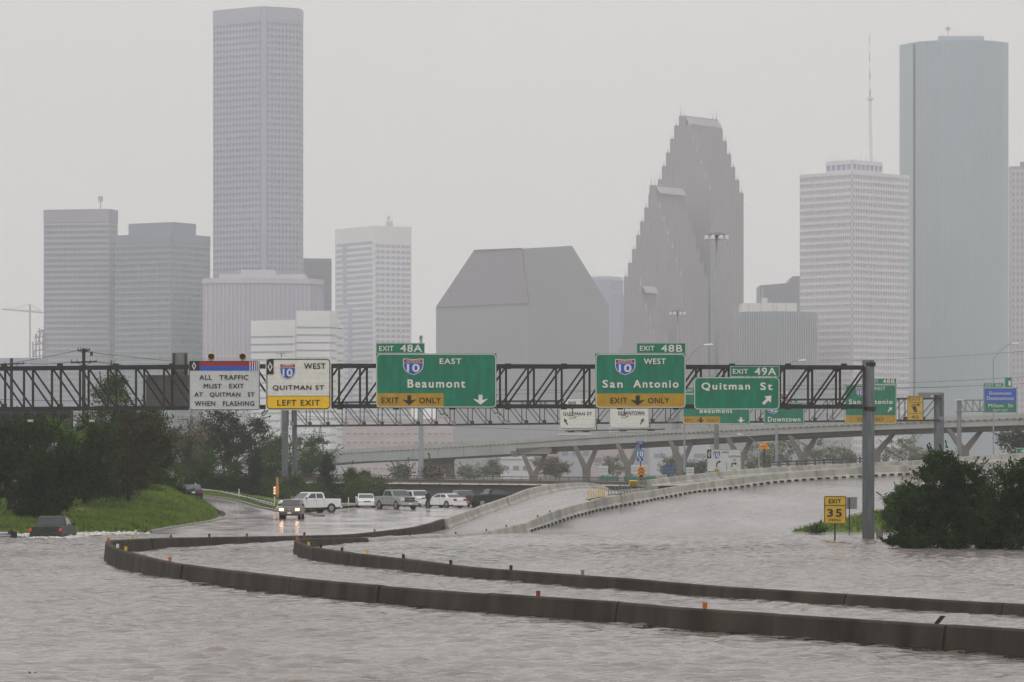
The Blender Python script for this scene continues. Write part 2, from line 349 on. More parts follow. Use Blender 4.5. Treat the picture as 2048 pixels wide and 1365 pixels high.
# ------------------------------------------------------------------ ramps on the right
Rpts = [(1046, 1048, 1065, 259), (1085, 1031, 1053, 266), (1124, 1017.5, 1039, 272), (1173, 1004, 1025.5, 280), (1212, 995, 1017, 286), (1280, 984, 1004.5, 295), (1320, 978, 996.5, 301), (1386, 968, 985, 309),
        (1460, 958, 977, 317), (1533, 949, 967, 323), (1606, 943, 961, 328), (1723, 934, 954, 335), (1840, 930, 948, 342), (1960, 925, 942, 352), (2120, 921, 937, 365)]
Lpts = [(888, 1038, 1058, 271), (958, 1014, 1031, 287), (1017, 994, 1010, 303), (1056, 979, 996, 314), (1095, 971, 985.5, 326), (1134, 966, 977.5, 340), (1173, 966, 975.5, 355), (1200, 970, 977, 367), (1216, 977, 982, 378)]
Fpts = [(1296, 960, 974.5, 322), (1400, 947.5, 962, 340), (1484, 939.5, 953.5, 352), (1600, 932, 945.5, 362), (1723, 926.5, 940, 372), (1840, 921, 935, 382), (1950, 912, 926, 392), (2120, 903, 917, 405)]
def bpath(pts):                                    # -> X, Y, zbase, ztop
    o = []
    for x, yt, yb, D in pts:
        b = P(x, yb, D); t = P(x, yt, D); o.append((b.x, b.y, b.z, t.z))
    return o
Rb, Lb, Fb = bpath(Rpts), bpath(Lpts), bpath(Fpts)
n = 60
Lc, _ = cat_rom([(a, b, c) for a, b, c, d in Lb], n); Rc1, _ = cat_rom([(a - .5, b + .3, c) for a, b, c, d in Rb[:6]], n)
pre_l = np.array([[-5.6, 255, -.9]]); pre_r = np.array([[-.2, 246, -.6]])
def lerprows(A, B, k=9): return [[tuple(A[i] * (1 - t) + B[i] * t) for t in np.linspace(0, 1, k)] for i in range(len(A))]
A1, B1 = np.vstack([pre_l, Lc]), np.vstack([pre_r, Rc1])
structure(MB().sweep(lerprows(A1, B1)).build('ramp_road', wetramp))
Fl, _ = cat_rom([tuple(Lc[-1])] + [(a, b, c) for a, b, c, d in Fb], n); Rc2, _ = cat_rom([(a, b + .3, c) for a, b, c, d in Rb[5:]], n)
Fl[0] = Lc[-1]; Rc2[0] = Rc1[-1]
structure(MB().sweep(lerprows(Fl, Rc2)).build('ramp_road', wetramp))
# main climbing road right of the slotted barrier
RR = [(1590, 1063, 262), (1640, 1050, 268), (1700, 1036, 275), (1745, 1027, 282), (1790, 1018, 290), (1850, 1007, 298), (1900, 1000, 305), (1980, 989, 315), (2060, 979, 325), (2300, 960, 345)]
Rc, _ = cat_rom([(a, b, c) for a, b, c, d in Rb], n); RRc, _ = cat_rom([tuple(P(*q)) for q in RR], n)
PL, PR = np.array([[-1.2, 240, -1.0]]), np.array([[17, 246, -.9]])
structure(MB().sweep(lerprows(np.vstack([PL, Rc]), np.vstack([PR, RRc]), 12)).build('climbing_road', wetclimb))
# ramp sides down to the ground
structure(MB().strip([tuple(p) for p in Lc], [(p[0], p[1], -1) for p in Lc]).strip([tuple(p) for p in Fl[6:]], [(p[0], p[1], -1) for p in Fl[6:]]).strip([tuple(p) for p in RRc], [(p[0], p[1], -1) for p in RRc]).build('ramp_side_wall', concrete))
def ribbon(A, B, f, w, z, i0, i1, dash=None):
    m = MB(); L = []
    for i in range(i0, i1):
        p = A[i] * (1 - f(i)) + B[i] * f(i); q = (B[i] - A[i]) / np.linalg.norm(B[i] - A[i]) * w / 2
        L.append((tuple(p - q + [0, 0, z]), tuple(p + q + [0, 0, z])))
    if dash is None: m.strip([a for a, b in L], [b for a, b in L])
    else:
        for k in range(0, len(L) - dash, dash * 2 if dash > 1 else 2):
            s = L[k:k + dash + 1]; m.strip([a for a, b in s], [b for a, b in s])
    return m
structure(ribbon(Lc, Rc1, lambda i: .12 + .0006 * i, .16, .012, 0, n).build('lane_marking', marking))
Lf, _ = cat_rom([tuple(p) for p in Lc], 240); Rf, _ = cat_rom([tuple(p) for p in Rc1], 240)
structure(ribbon(Lf, Rf, lambda i: .42, .14, .012, 4, 170, 2).build('lane_marking', marking))
structure(ribbon(Lf, Rf, lambda i: .86, .12, .012, 30, 235).build('lane_marking', marking))
# diamond on the ramp
def onr(i, f): return Lf[i] * (1 - f) + Rf[i] * f + np.array([0, 0, .013])
dm = MB()
for (a, b) in (((34, .6), (39, .53)), ((39, .53), (44, .6)), ((44, .6), (39, .67)), ((39, .67), (34, .6))):
    p, q = Vector(onr(*a)), Vector(onr(*b)); s = Vector((.04, 0, 0)); dm.poly([p - s, p + s, q + s, q - s])
structure(dm.build('lane_marking', mat('worn_paint', (.5, .48, .46), .4, .2, 3)))
fL, _ = cat_rom([tuple(p) for p in Rc], 240); fR, _ = cat_rom([tuple(p) for p in RRc], 240)
structure(ribbon(fL, fR, lambda i: .30, .12, .012, 10, 238, 6).build('lane_marking', MAT['worn_paint']))
structure(ribbon(fL, fR, lambda i: .62, .12, .012, 10, 238, 6).build('lane_marking', MAT['worn_paint']))
structure(ribbon(fL, fR, lambda i: .93, .14, .012, 8, 238).build('lane_marking', MAT['worn_paint']))
structure(MB().strip([(-22 + i * .9, 262 + i * 3, pz(262 + i * 3) + .012) for i in range(14)], [(-21.86 + i * .9, 262 + i * 3, pz(262 + i * 3) + .012) for i in range(14)]).build('lane_marking', marking))
structure(MB().strip([(-30 + i * .8, 262 + i * 5, pz(262 + i * 5) + .012) for i in range(14)], [(-29.86 + i * .8, 262 + i * 5, pz(262 + i * 5) + .012) for i in range(14)]).build('lane_marking', marking))

# grass island on the right
IB, _ = cat_rom([P(1590, 1065, 258), P(1660, 1066, 257), P(1780, 1067, 255), P(1950, 1075, 240), P(2200, 1085, 225), P(2600, 1100, 200)], 40)
IT, _ = cat_rom([P(*q) for q in RR[:10]], 40)
rows = []
for i in range(40):
    r = []
    for j in range(8):
        t = j / 7; p = IB[i] * (1 - t) + IT[i] * t; z = IB[i][2] * (1 - t) + IT[i][2] * t + .28 * math.sin(math.pi * t) * min(1, i / 6) + (.06 * bump2(p[0] * 2, p[1] * 2)); z = z - (.25 if j == 0 else 0)
        r.append((p[0], p[1], z))
    rows.append(r)
structure(MB().sweep(rows).build('grass_island', soilm)); tag(tufts(rows, 16000, .34, 'grass', grassm, 8, 7), 'wet green grass on the island beside the yellow speed sign', 'grass')

# ================================================================== CONCRETE BARRIERS
def barrier(name, label, path, m, seg=9.0, toe=True, group=None, depth=-.9, i_skip=()):
    pts, L = cat_rom(path, max(40, int(sum(math.dist(path[i][:2], path[i + 1][:2]) for i in range(len(path) - 1)) / .45)))
    t = thing(name, label, 'barrier', (pts[0][0], pts[0][1], 0), 0, group)
    ns = max(1, round(L / seg)); s = np.r_[0, np.cumsum(np.linalg.norm(np.diff(pts[:, :2], axis=0), axis=1))]
    for k in range(ns):
        a, b = s[-1] * k / ns + .02, s[-1] * (k + 1) / ns - .02
        q = np.linspace(a, b, max(4, int((b - a) / .6)))
        jig = [random.gauss(0, .02), random.gauss(0, .012)]
        rows = []
        for u in q:
            c = [np.interp(u, s, pts[:, j]) for j in range(4)]; c2 = [np.interp(min(u + .3, s[-1]), s, pts[:, j]) for j in range(2)]; c1 = [np.interp(max(u - .3, 0), s, pts[:, j]) for j in range(2)]
            d = np.array([c2[0] - c1[0], c2[1] - c1[1]]); d /= np.linalg.norm(d); nn = (-d[1], d[0]); zb, zt = c[2], c[3] + jig[1]; h = zt - zb
            if toe: prof = [(-.40, zb + depth), (-.40, zb - .02), (-.36, zb + .07), (-.2, zb + .34 * h), (-.12, zt - .03), (-.09, zt), (.09, zt), (.12, zt - .03), (.2, zb + .34 * h), (.36, zb + .07), (.40, zb - .02), (.40, zb + depth)]
            else: prof = [(-.36, zb + depth), (-.21, zb), (-.14, zt - .06), (-.10, zt - .012), (-.06, zt), (.06, zt), (.10, zt - .012), (.14, zt - .06), (.21, zb), (.36, zb + depth)]
            rows.append([(c[0] + nn[0] * (w + jig[0]), c[1] + nn[1] * (w + jig[0]), z) for w, z in prof])
        MB().sweep(rows, True).build('segment', m, t)
    return t, pts
def flat(pts):                                      # barrier standing in the flood: base on the water
    o = []
    for x, yt, yb in pts:
        b = G(x, yb, 0); t = P(x, yt, b.y); o.append((b.x, b.y, 0, t.z))
    return o
Apts = [(2320, 1277, 1337), (2048, 1259, 1314), (1860, 1247, 1298), (1610, 1231, 1276), (1348, 1214, 1257), (1260, 1206, 1248), (935, 1184, 1221), (727, 1168, 1202), (575, 1154, 1187), (375, 1129, 1160), (300, 1114, 1149),
        (240, 1098, 1136), (219, 1088, 1124), (217, 1083, 1117), (226, 1081, 1111), (248, 1079.5, 1106.5), (280, 1078, 1103), (342, 1076, 1096), (444, 1074, 1089.5), (581, 1072, 1082), (700, 1068.5, 1077.5), (800, 1058, 1071), (850, 1049, 1066), (884, 1038.5, 1058)]
Ap = flat(Apts)
tA, pA = barrier('concrete_barrier', 'dark wet concrete barrier looping from the right foreground round the left bend', Ap, wetconc, 9, False, None)
Bpts = [(2320, 1226, 1254), (2048, 1207.5, 1233), (1955, 1203, 1228), (1770, 1192, 1216), (1470, 1174, 1197), (1348, 1165, 1188), (1252, 1156.5, 1181), (1080, 1144, 1168), (946, 1134, 1157), (842, 1121.5, 1146), (765, 1112, 1137),
        (690, 1103.5, 1129), (628, 1094, 1120), (599, 1084.5, 1110.5), (595, 1080, 1104), (606, 1077.5, 1097), (652, 1076, 1091), (731, 1075.3, 1084.5)]
tB, pB = barrier('concrete_barrier', 'inner dark concrete barrier bending back at the middle of the flood', flat(Bpts), wetconc, 9, False, None)
Cpts = [(732, 1078, 1084), (820, 1072.5, 1078.5), (908, 1069, 1074), (972, 1062.5, 1069), (1010, 1055, 1066), (1041, 1047.5, 1064.5)]
tC, pC = barrier('concrete_barrier', 'low pale concrete barrier half drowned between the dark bend and the slotted ramp barrier', flat(Cpts), concrete, 8, False, None)
tR, pR = barrier('concrete_barrier', 'slotted pale concrete barrier along the climbing road, row of dark drain holes at its foot', Rb, concrete, 6.2, True, None)
tL, pL = barrier('concrete_barrier', 'pale curved concrete barrier humping over the ramp in front of the dark green pickup', Lb, concrete, 16, True, None)
tF, pF = barrier('concrete_barrier', 'far pale concrete barrier rising right from the yellow crash cushion', Fb, concrete, 12, True, None)
# drain slots
def along(pts, u):
    s = np.r_[0, np.cumsum(np.linalg.norm(np.diff(pts[:, :2], axis=0), axis=1))]
    c = [float(np.interp(u, s, pts[:, j])) for j in range(4)]; c2 = [float(np.interp(min(u + .2, s[-1]), s, pts[:, j])) for j in range(2)]; c1 = [float(np.interp(max(u - .2, 0), s, pts[:, j])) for j in range(2)]
    return c, math.atan2(c2[1] - c1[1], c2[0] - c1[0]), s[-1]
_, _, LR = along(pR, 0); u = 1.2
while u < LR - 3:
    c, a, _ = along(pR, u); MB().box((c[0] + math.sin(a) * .405, c[1] - math.cos(a) * .405, c[2] + .07), (.62, .05, .15), a).build('drain_slot', joint, tR); u += 1.22
_, _, LA = along(pA, 0)
for k in range(4):
    c, a, _ = along(pA, LA - 4 + k * 1.1); MB().box((c[0] + math.sin(a) * .24, c[1] - math.cos(a) * .24, c[2] + .09), (.5, .06, .14), a).build('drain_slot', joint, tA)
# reflectors standing on the barriers (parts of them)
refl = {'o': mat('reflector_amber', (.42, .11, .008), .4, .25), 'r': mat('reflector_rust', (.22, .035, .01), .5, .2), 'k': mat('reflector_black', (.01, .01, .012), .5, .1), 'y': mat('reflector_yellow', (.6, .4, .02), .4, .1), 'g': mat('reflector_grey', (.2, .2, .18), .5, .1), 'w': mat('reflector_white', (.6, .6, .55), .4, .1)}
def reflector(t, pts, x, y, c, tilt=0, sc=1.0, side=False):
    best, bd = None, 1e9
    for p in pts:
        px = CX + p[0] / p[1] * F; py = YH - (p[3] - H) / p[1] * F
        d = (px - x) ** 2 + ((py - (y if not side else y - 18)) * 3) ** 2
        if d < bd: bd, best = d, p
    i = int(np.argmin([abs(q[0] - best[0]) + abs(q[1] - best[1]) for q in pts])); q = pts[min(i + 1, len(pts) - 1)]; pr = pts[max(i - 1, 0)]
    if side:
        s = -1 if True else 1
        o = MB().box((best[0], best[1] - .19, best[3] - .34), (.06, .05, .17), 0).build('reflector', refl[c], t)
    else:
        m = MB(); z = best[3]; dx = tilt * .08
        m.box((best[0], best[1], z + .012), (.10 * sc, .07, .024)); m.prism([(best[0] - .06 * sc, best[1] - .02, z + .02), (best[0] + .06 * sc, best[1] - .02, z + .02), (best[0] + .065 * sc + dx, best[1] - .02, z + .16 * sc), (best[0] + .04 * sc + dx, best[1] - .02, z + .175 * sc), (best[0] - .05 * sc + dx, best[1] - .02, z + .175 * sc), (best[0] - .065 * sc + dx, best[1] - .02, z + .15 * sc)], (0, .03, 0))
        o = m.build('reflector', refl[c], t)
    return o
for x, y, c in ((224, 1084, 'o'), (241, 1095, 'w'), (262, 1098, 'y'), (352, 1115, 'o'), (1082, 1187, 'r'), (1412, 1207, 'o'), (263, 1076, 'y'), (341, 1072, 'r'), (417, 1071, 'k'), (492, 1071, 'r'), (610, 1070, 'k'), (748, 1063, 'g')): reflector(tA, pA, x, y, c, 0, 1.0)
reflector(tA, pA, 1876, 1240, 'k', 1.6, 1.1)
for x, y in ((822, 1197), (1070, 1220), (1862, 1280)): reflector(tA, pA, x, y, 'o', side=True)
for x, y, c in ((609, 1080, 'r'), (600, 1081, 'o'), (622, 1090, 'y'), (653, 1090, 'k'), (690, 1098, 'k'), (737, 1106, 'y'), (809, 1113, 'k'), (904, 1126, 'k'), (1023, 1136, 'k'), (1165, 1146, 'g')): reflector(tB, pB, x, y, c)
for x, y in ((889, 1140), (1010, 1152), (1162, 1163), (1352, 1181), (1613, 1200), (1955, 1223)): reflector(tB, pB, x, y, 'w', side=True)
for x, y in ((820, 1070), (910, 1068), (972, 1061), (1010, 1054)): reflector(tC, pC, x, y, 'k', 0, .8)
for x, y in ((1074, 1034), (1098, 1024), (1181, 1003), (1240, 990), (1330, 976)): reflector(tR, pR, x, y, 'k', 0, .8)
for x, y in ((960, 1013), (1017, 993), (1060, 978), (1100, 970)): reflector(tL, pL, x, y, 'o', 0, .8)

# foam at the shore and round the drowned pickup
fr = np.random.default_rng(4)
def foam(label, path, w, n, sz):
    Vs = []
    for _ in range(n):
        k = fr.random() * (len(path) - 1); i = int(k); p = Vector(path[i]).lerp(Vector(path[i + 1]), k - i)
        c = np.array([p.x + fr.normal(0, w * .5), p.y + fr.normal(0, w), p.z + abs(fr.normal(0, .05))]); s = sz * fr.uniform(.4, 1.3)
        oc = np.array([(1, 0, 0), (0, 1, 0), (-1, 0, 0), (0, -1, 0), (0, 0, .7), (0, 0, -.5)]) * s * [1.6, 1, .6] + c + fr.normal(0, s * .2, (6, 3)); Vs.append(oc)
    V = np.vstack(Vs); base = np.array([(0, 1, 4), (1, 2, 4), (2, 3, 4), (3, 0, 4), (1, 0, 5), (2, 1, 5), (3, 2, 5), (0, 3, 5)])
    Fa = (base[None] + (np.arange(n) * 6)[:, None, None]).reshape(-1, 3)
    o = fastmesh('foam', V, Fa, foamm); o['kind'] = 'stuff'; o.data.shade_smooth(); tag(o, label, 'foam')
foam('white foam churned up along the flooded edge of the bank', [P(-60, 1073, 242), P(0, 1073, 242), P(75, 1072, 243), P(152, 1071, 244.5), P(200, 1070, 246), P(262, 1069, 248)], 1.3, 2600, .11)
foam('white water breaking round the grey green pickup', [P(150, 1071, 244), P(164, 1074, 240), P(142, 1078, 235), P(76, 1078.5, 234.3), P(70, 1074, 240)], .6, 1300, .11)

# sticks and trash caught along the waterline of the near barrier
dr = np.random.default_rng(12); mb = MB(); near = [q for q in pA if q[1] < 150]
for _ in range(420):
    q = near[int(dr.random() ** .9 * (len(near) - 1))]; c = Vector((q[0] + dr.normal(0, .35), q[1] - .36 - abs(dr.normal(0, .14)), .012 + abs(dr.normal(0, .012)))); a = dr.normal(0, .5) + .1; l = abs(dr.normal(.12, .16)) + .04
    mb.tube(c - Vector((math.cos(a), math.sin(a), 0)) * l, c + Vector((math.cos(a), math.sin(a), dr.normal(0, .1))) * l, .012 + .012 * dr.random(), .006, 4)
o = mb.build('debris', bark, None, 'stuff'); tag(o, 'broken twigs and trash caught along the waterline of the near dark barrier', 'debris')
# ================================================================== THE SKYLINE
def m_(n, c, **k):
    c = tuple(min(.82, v * f) for v, f in zip(c, (1.26, 1.28, 1.37)))  # paler and bluer: part of the distance haze is put into the skyline colours
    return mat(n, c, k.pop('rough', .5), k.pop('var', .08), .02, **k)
GZ = 0.0
def tower(name, label, xl, xc, xr, yt, D, th, m, part='wall', cat='tower', y0=None, t=None, zb=GZ, cant=0):
    """square-cornered block: nearest corner at photo column xc, left face turned th degrees away"""
    s = D / F; th = R(th); c = P(xc, yt, D); zt = c.z
    def hit(px, dirx, diry):        # length along a direction until it projects on column px
        k = (px - CX) / F; return (k * c.y - c.x) / (dirx - k * diry)
    dl = Vector((-math.cos(th), math.sin(th), 0)); dr = Vector((math.sin(th), math.cos(th), 0))
    a = hit(xl, dl.x, dl.y); b = hit(xr, dr.x, dr.y)
    base = Vector((c.x, c.y, zb)); Lp, Rp = base + dl * a, base + dr * b; Bp = Lp + dr * b
    if t is None: t = thing(name, label, cat, (base.x, base.y, zb))
    poly = [base, Rp, Bp, Lp]
    if part: MB().prism(poly, (0, 0, zt - zb)).build(part, m, t)
    nl, nr = Vector((-math.sin(th), -math.cos(th), 0)), Vector((math.cos(th), -math.sin(th), 0))
    return t, dict(o=base, d=dl, L=a, n=nl, zt=zt, zb=zb), dict(o=base, d=dr, L=b, n=nr, zt=zt, zb=zb), poly
def fbox(mb, f, u0, u1, z0, z1, dep, off=0.0):     # a block proud of a face
    a = f['o'] + f['d'] * u0 + f['n'] * off; b = f['o'] + f['d'] * u1 + f['n'] * off
    a.z = z0; b.z = z0; n = f['n'] * dep
    mb.prism([a, b, b + n, a + n], (0, 0, z1 - z0))
def grid(t, faces, nfl, fh_frac, ncol, cw_frac, ztop, zbot, m, dep=.5, name='facade_frame', end=.02):
    """spandrels and piers standing proud of the dark glazing"""
    mb = MB()
    for f, nc in zip(faces, ncol):
        dz = (ztop - zbot) / nfl
        for i in range(nfl + 1):
            zc = zbot + i * dz; fbox(mb, f, 0, f['L'], zc - dz * fh_frac / 2, zc + dz * fh_frac / 2, dep)
        if nc:
            du = f['L'] / nc
            for j in range(nc + 1):
                u = j * du; w = du * cw_frac / 2; fbox(mb, f, max(0, u - w), min(f['L'], u + w), zbot, ztop, dep + .06)
    return mb.build(name, m, t, 'stuff')
def capband(t, faces, z0, z1, m, dep=.7, name='parapet'):
    mb = MB()
    for f in faces: fbox(mb, f, -.1, f['L'] + .1, z0, z1, dep)
    return mb.build(name, m, t)
def antenna(t, x, y0, y1, D, m, r=.35, name='antenna', bulb=True):
    a, b = P(x, y1, D), P(x, y0, D); mb = MB().tube(a, b, r, r * .5, 6)
    if bulb: mb.tube(a.lerp(b, .6), a.lerp(b, .95), r * 3, r * 3, 8)
    return mb.build(name, m, t)
gm = m_('tower_antenna_metal', (.35, .35, .37))

# left grey tower
a_grey = m_('grey_granite_facade', (.34, .335, .375)); a_glass = m_('dark_tower_glass', (.22, .22, .26), rough=.3)
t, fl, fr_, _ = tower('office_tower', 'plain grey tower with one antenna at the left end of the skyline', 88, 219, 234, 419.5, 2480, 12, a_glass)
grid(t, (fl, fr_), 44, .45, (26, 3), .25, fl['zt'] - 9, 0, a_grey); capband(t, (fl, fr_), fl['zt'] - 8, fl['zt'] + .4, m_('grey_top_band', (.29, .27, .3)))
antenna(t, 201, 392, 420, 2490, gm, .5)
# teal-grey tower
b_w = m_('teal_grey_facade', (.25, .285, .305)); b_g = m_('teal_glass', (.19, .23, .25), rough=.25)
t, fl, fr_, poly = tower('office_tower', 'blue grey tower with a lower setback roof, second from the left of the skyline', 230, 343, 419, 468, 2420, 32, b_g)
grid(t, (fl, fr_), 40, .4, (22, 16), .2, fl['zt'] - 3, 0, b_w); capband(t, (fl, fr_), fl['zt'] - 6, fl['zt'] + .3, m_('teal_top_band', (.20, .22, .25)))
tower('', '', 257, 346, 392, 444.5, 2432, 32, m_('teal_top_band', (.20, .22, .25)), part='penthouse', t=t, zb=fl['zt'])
# the tallest tower: five sided
c_w = m_('hazed_granite_facade', (.335, .33, .38)); c_g = m_('granite_window_glass', (.22, .22, .27), rough=.3)  # dark granite, with haze paleness mixed into its colour
s = 2600 / F; zt = P(520, 14.5, 2600).z
t = thing('office_tower', 'tallest grey tower, five sided with rows of tiny square windows', 'tower', (P(528, 900, 2600).x, 2600, 0))
pc = [P(427, 0, 2625), P(523, 0, 2600), P(532, 0, 2600), P(597, 0, 2612), P(605, 0, 2626), P(600, 0, 2668), P(430, 0, 2672)]
for p in pc: p.z = 0
MB().prism(pc, (0, 0, zt)).build('wall', c_g, t)
def face(p, q, zt, zb=0):
    d = (q - p); L = d.length; d.normalize(); n = Vector((d.y, -d.x, 0)); n = n if n.y < 0 else -n
    return dict(o=p.copy(), d=d, L=L, n=n, zt=zt, zb=zb)
F1, F2, F3 = face(pc[0], pc[1], zt), face(pc[2], pc[3], zt), face(pc[3], pc[4], zt)
grid(t, (F1, F2, F3), 72, .5, (15, 9, 2), .45, zt - 9, 0, c_w, .5); capband(t, (F1, face(pc[1], pc[2], zt), F2, F3), zt - 8.2, zt + .5, c_w)
MB().prism([pc[1], pc[2], pc[2] + Vector((0, -.6, 0)), pc[1] + Vector((0, -.6, 0))], (0, 0, zt)).build('corner_pier', c_w, t)
for x, y in ((512, 9), (522, 6), (531, 9), (556, 4), (498, 11), (570, 13)): antenna(t, x, y, 20, 2630, gm, .22, bulb=False)
# dark block right of it
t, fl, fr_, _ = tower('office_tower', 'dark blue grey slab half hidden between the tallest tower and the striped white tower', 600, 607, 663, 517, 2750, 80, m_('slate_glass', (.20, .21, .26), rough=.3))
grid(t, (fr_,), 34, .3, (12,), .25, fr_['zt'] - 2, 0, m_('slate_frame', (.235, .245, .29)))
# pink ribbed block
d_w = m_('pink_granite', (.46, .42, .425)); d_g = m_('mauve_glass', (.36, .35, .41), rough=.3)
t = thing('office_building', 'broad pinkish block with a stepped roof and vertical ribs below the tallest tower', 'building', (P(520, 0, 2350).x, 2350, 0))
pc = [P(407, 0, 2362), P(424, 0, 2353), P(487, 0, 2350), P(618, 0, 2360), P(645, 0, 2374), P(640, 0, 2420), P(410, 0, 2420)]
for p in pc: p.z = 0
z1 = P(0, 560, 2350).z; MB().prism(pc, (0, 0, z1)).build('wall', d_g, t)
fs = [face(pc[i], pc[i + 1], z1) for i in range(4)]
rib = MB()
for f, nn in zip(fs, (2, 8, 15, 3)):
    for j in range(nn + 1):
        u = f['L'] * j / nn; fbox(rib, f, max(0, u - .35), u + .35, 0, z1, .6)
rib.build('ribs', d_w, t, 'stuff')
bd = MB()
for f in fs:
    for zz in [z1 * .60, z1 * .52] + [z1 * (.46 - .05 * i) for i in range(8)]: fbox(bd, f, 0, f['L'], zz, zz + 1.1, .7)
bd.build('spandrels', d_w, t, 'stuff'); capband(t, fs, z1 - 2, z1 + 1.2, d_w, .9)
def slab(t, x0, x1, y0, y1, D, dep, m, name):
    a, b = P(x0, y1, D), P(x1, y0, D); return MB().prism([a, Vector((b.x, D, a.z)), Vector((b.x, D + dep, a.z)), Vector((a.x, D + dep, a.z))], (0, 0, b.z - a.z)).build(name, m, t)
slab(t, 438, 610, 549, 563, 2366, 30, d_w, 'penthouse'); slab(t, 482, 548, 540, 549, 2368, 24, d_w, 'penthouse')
# beige stepped building
e_w = m_('cream_stone', (.74, .68, .64)); e_g = m_('cream_building_glass', (.42, .43, .48), rough=.3)
t = thing('office_building', 'low cream building with grey window bands and a slanting right corner', 'building', (P(590, 0, 2100).x, 2100, 0))
def banded(pts, ytop, D, ys, bh=.42):
    for p in pts: p.z = 0
    zt = P(0, ytop, D).z; fs = [face(pts[i], pts[i + 1], zt) for i in range(len(pts) - 1)]
    back = [pts[-1] + Vector((0, 30, 0)), pts[0] + Vector((0, 30, 0))]; MB().prism(pts + back, (0, 0, zt)).build('glazing', e_g, t)
    zs = [P(0, y, D).z for y in ys]; pv = zt
    for z in zs:
        mb = MB(); 
        for f in fs: fbox(mb, f, -.05, f['L'] + .05, z + (zs[0] - zs[1]) * .14, pv, .7)
        mb.build('wall_band', e_w, t); pv = z - (zs[0] - zs[1]) * .14
ys = [674 + 15.3 * i for i in range(17)]
banded([P(503, 0, 2112), P(580, 0, 2104), P(593, 0, 2100)], 640, 2100, ys)
banded([P(580, 0, 2106), P(593, 0, 2100.5), P(614, 0, 2108)], 643, 2100, [y - 5 for y in ys])
banded([P(593, 0, 2090), P(660, 0, 2092), P(672, 0, 2098)], 622, 2090, [y - 18 for y in ys])
banded([P(655, 0, 2094), P(685, 0, 2110)], 657, 2094, [y - 14 for y in ys[1:]])
wd = MB(); a = P(660, 622, 2092.6); b = P(685, 657, 2109); c2 = P(655, 657, 2092.6)
wd.prism([c2, b, a], (0, 24, 0)); wd.build('sloped_roof', e_w, t)
# striped white tower
w_w = m_('white_precast', (.80, .80, .78), var=.04); w_g = m_('white_tower_glass', (.38, .38, .46), rough=.3)
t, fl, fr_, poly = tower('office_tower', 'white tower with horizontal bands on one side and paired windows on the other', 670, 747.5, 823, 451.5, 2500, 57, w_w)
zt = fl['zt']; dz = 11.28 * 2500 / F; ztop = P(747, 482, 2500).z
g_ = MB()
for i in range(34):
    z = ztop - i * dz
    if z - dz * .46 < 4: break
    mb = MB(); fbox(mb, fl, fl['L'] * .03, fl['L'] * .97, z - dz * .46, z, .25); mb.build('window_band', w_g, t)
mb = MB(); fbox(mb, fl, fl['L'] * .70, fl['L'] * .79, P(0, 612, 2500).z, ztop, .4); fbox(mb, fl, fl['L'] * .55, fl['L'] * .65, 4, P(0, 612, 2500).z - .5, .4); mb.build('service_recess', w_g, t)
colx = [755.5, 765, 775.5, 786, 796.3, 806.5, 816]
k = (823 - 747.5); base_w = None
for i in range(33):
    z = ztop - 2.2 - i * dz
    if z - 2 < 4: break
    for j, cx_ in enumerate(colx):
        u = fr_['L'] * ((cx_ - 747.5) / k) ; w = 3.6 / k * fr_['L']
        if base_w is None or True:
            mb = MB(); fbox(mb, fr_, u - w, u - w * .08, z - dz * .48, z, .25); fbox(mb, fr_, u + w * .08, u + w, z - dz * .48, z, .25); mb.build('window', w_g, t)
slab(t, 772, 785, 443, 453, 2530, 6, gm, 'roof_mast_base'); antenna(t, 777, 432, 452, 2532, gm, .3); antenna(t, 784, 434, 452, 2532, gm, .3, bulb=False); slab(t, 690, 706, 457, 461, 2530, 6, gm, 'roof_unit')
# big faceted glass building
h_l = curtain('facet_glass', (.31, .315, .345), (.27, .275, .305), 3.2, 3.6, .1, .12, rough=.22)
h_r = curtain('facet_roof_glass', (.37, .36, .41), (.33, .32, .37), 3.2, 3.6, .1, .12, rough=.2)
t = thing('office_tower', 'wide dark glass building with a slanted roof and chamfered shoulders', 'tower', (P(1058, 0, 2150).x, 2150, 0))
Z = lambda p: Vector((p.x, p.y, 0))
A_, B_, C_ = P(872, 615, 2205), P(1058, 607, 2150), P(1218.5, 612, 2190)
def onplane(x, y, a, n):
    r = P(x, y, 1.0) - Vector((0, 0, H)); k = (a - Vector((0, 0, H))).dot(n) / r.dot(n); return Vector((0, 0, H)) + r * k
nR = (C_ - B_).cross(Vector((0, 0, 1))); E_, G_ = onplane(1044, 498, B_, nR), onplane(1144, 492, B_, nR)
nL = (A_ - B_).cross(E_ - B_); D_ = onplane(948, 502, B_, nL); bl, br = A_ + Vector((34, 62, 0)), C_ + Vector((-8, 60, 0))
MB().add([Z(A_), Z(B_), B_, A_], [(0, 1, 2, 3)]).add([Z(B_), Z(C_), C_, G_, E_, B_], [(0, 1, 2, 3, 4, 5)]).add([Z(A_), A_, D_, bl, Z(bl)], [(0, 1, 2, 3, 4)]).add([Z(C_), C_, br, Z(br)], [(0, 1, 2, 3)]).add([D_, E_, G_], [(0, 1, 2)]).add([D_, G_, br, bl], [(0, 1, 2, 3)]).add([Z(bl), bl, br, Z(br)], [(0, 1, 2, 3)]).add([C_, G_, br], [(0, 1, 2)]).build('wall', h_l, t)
MB().prism([A_ + Vector((0, -.3, .3)), B_ + Vector((0, -.3, .3)), E_ + Vector((0, -.3, .3)), D_ + Vector((0, -.3, .3))], (0, .25, -.3)).build('sloped_roof', h_r, t)
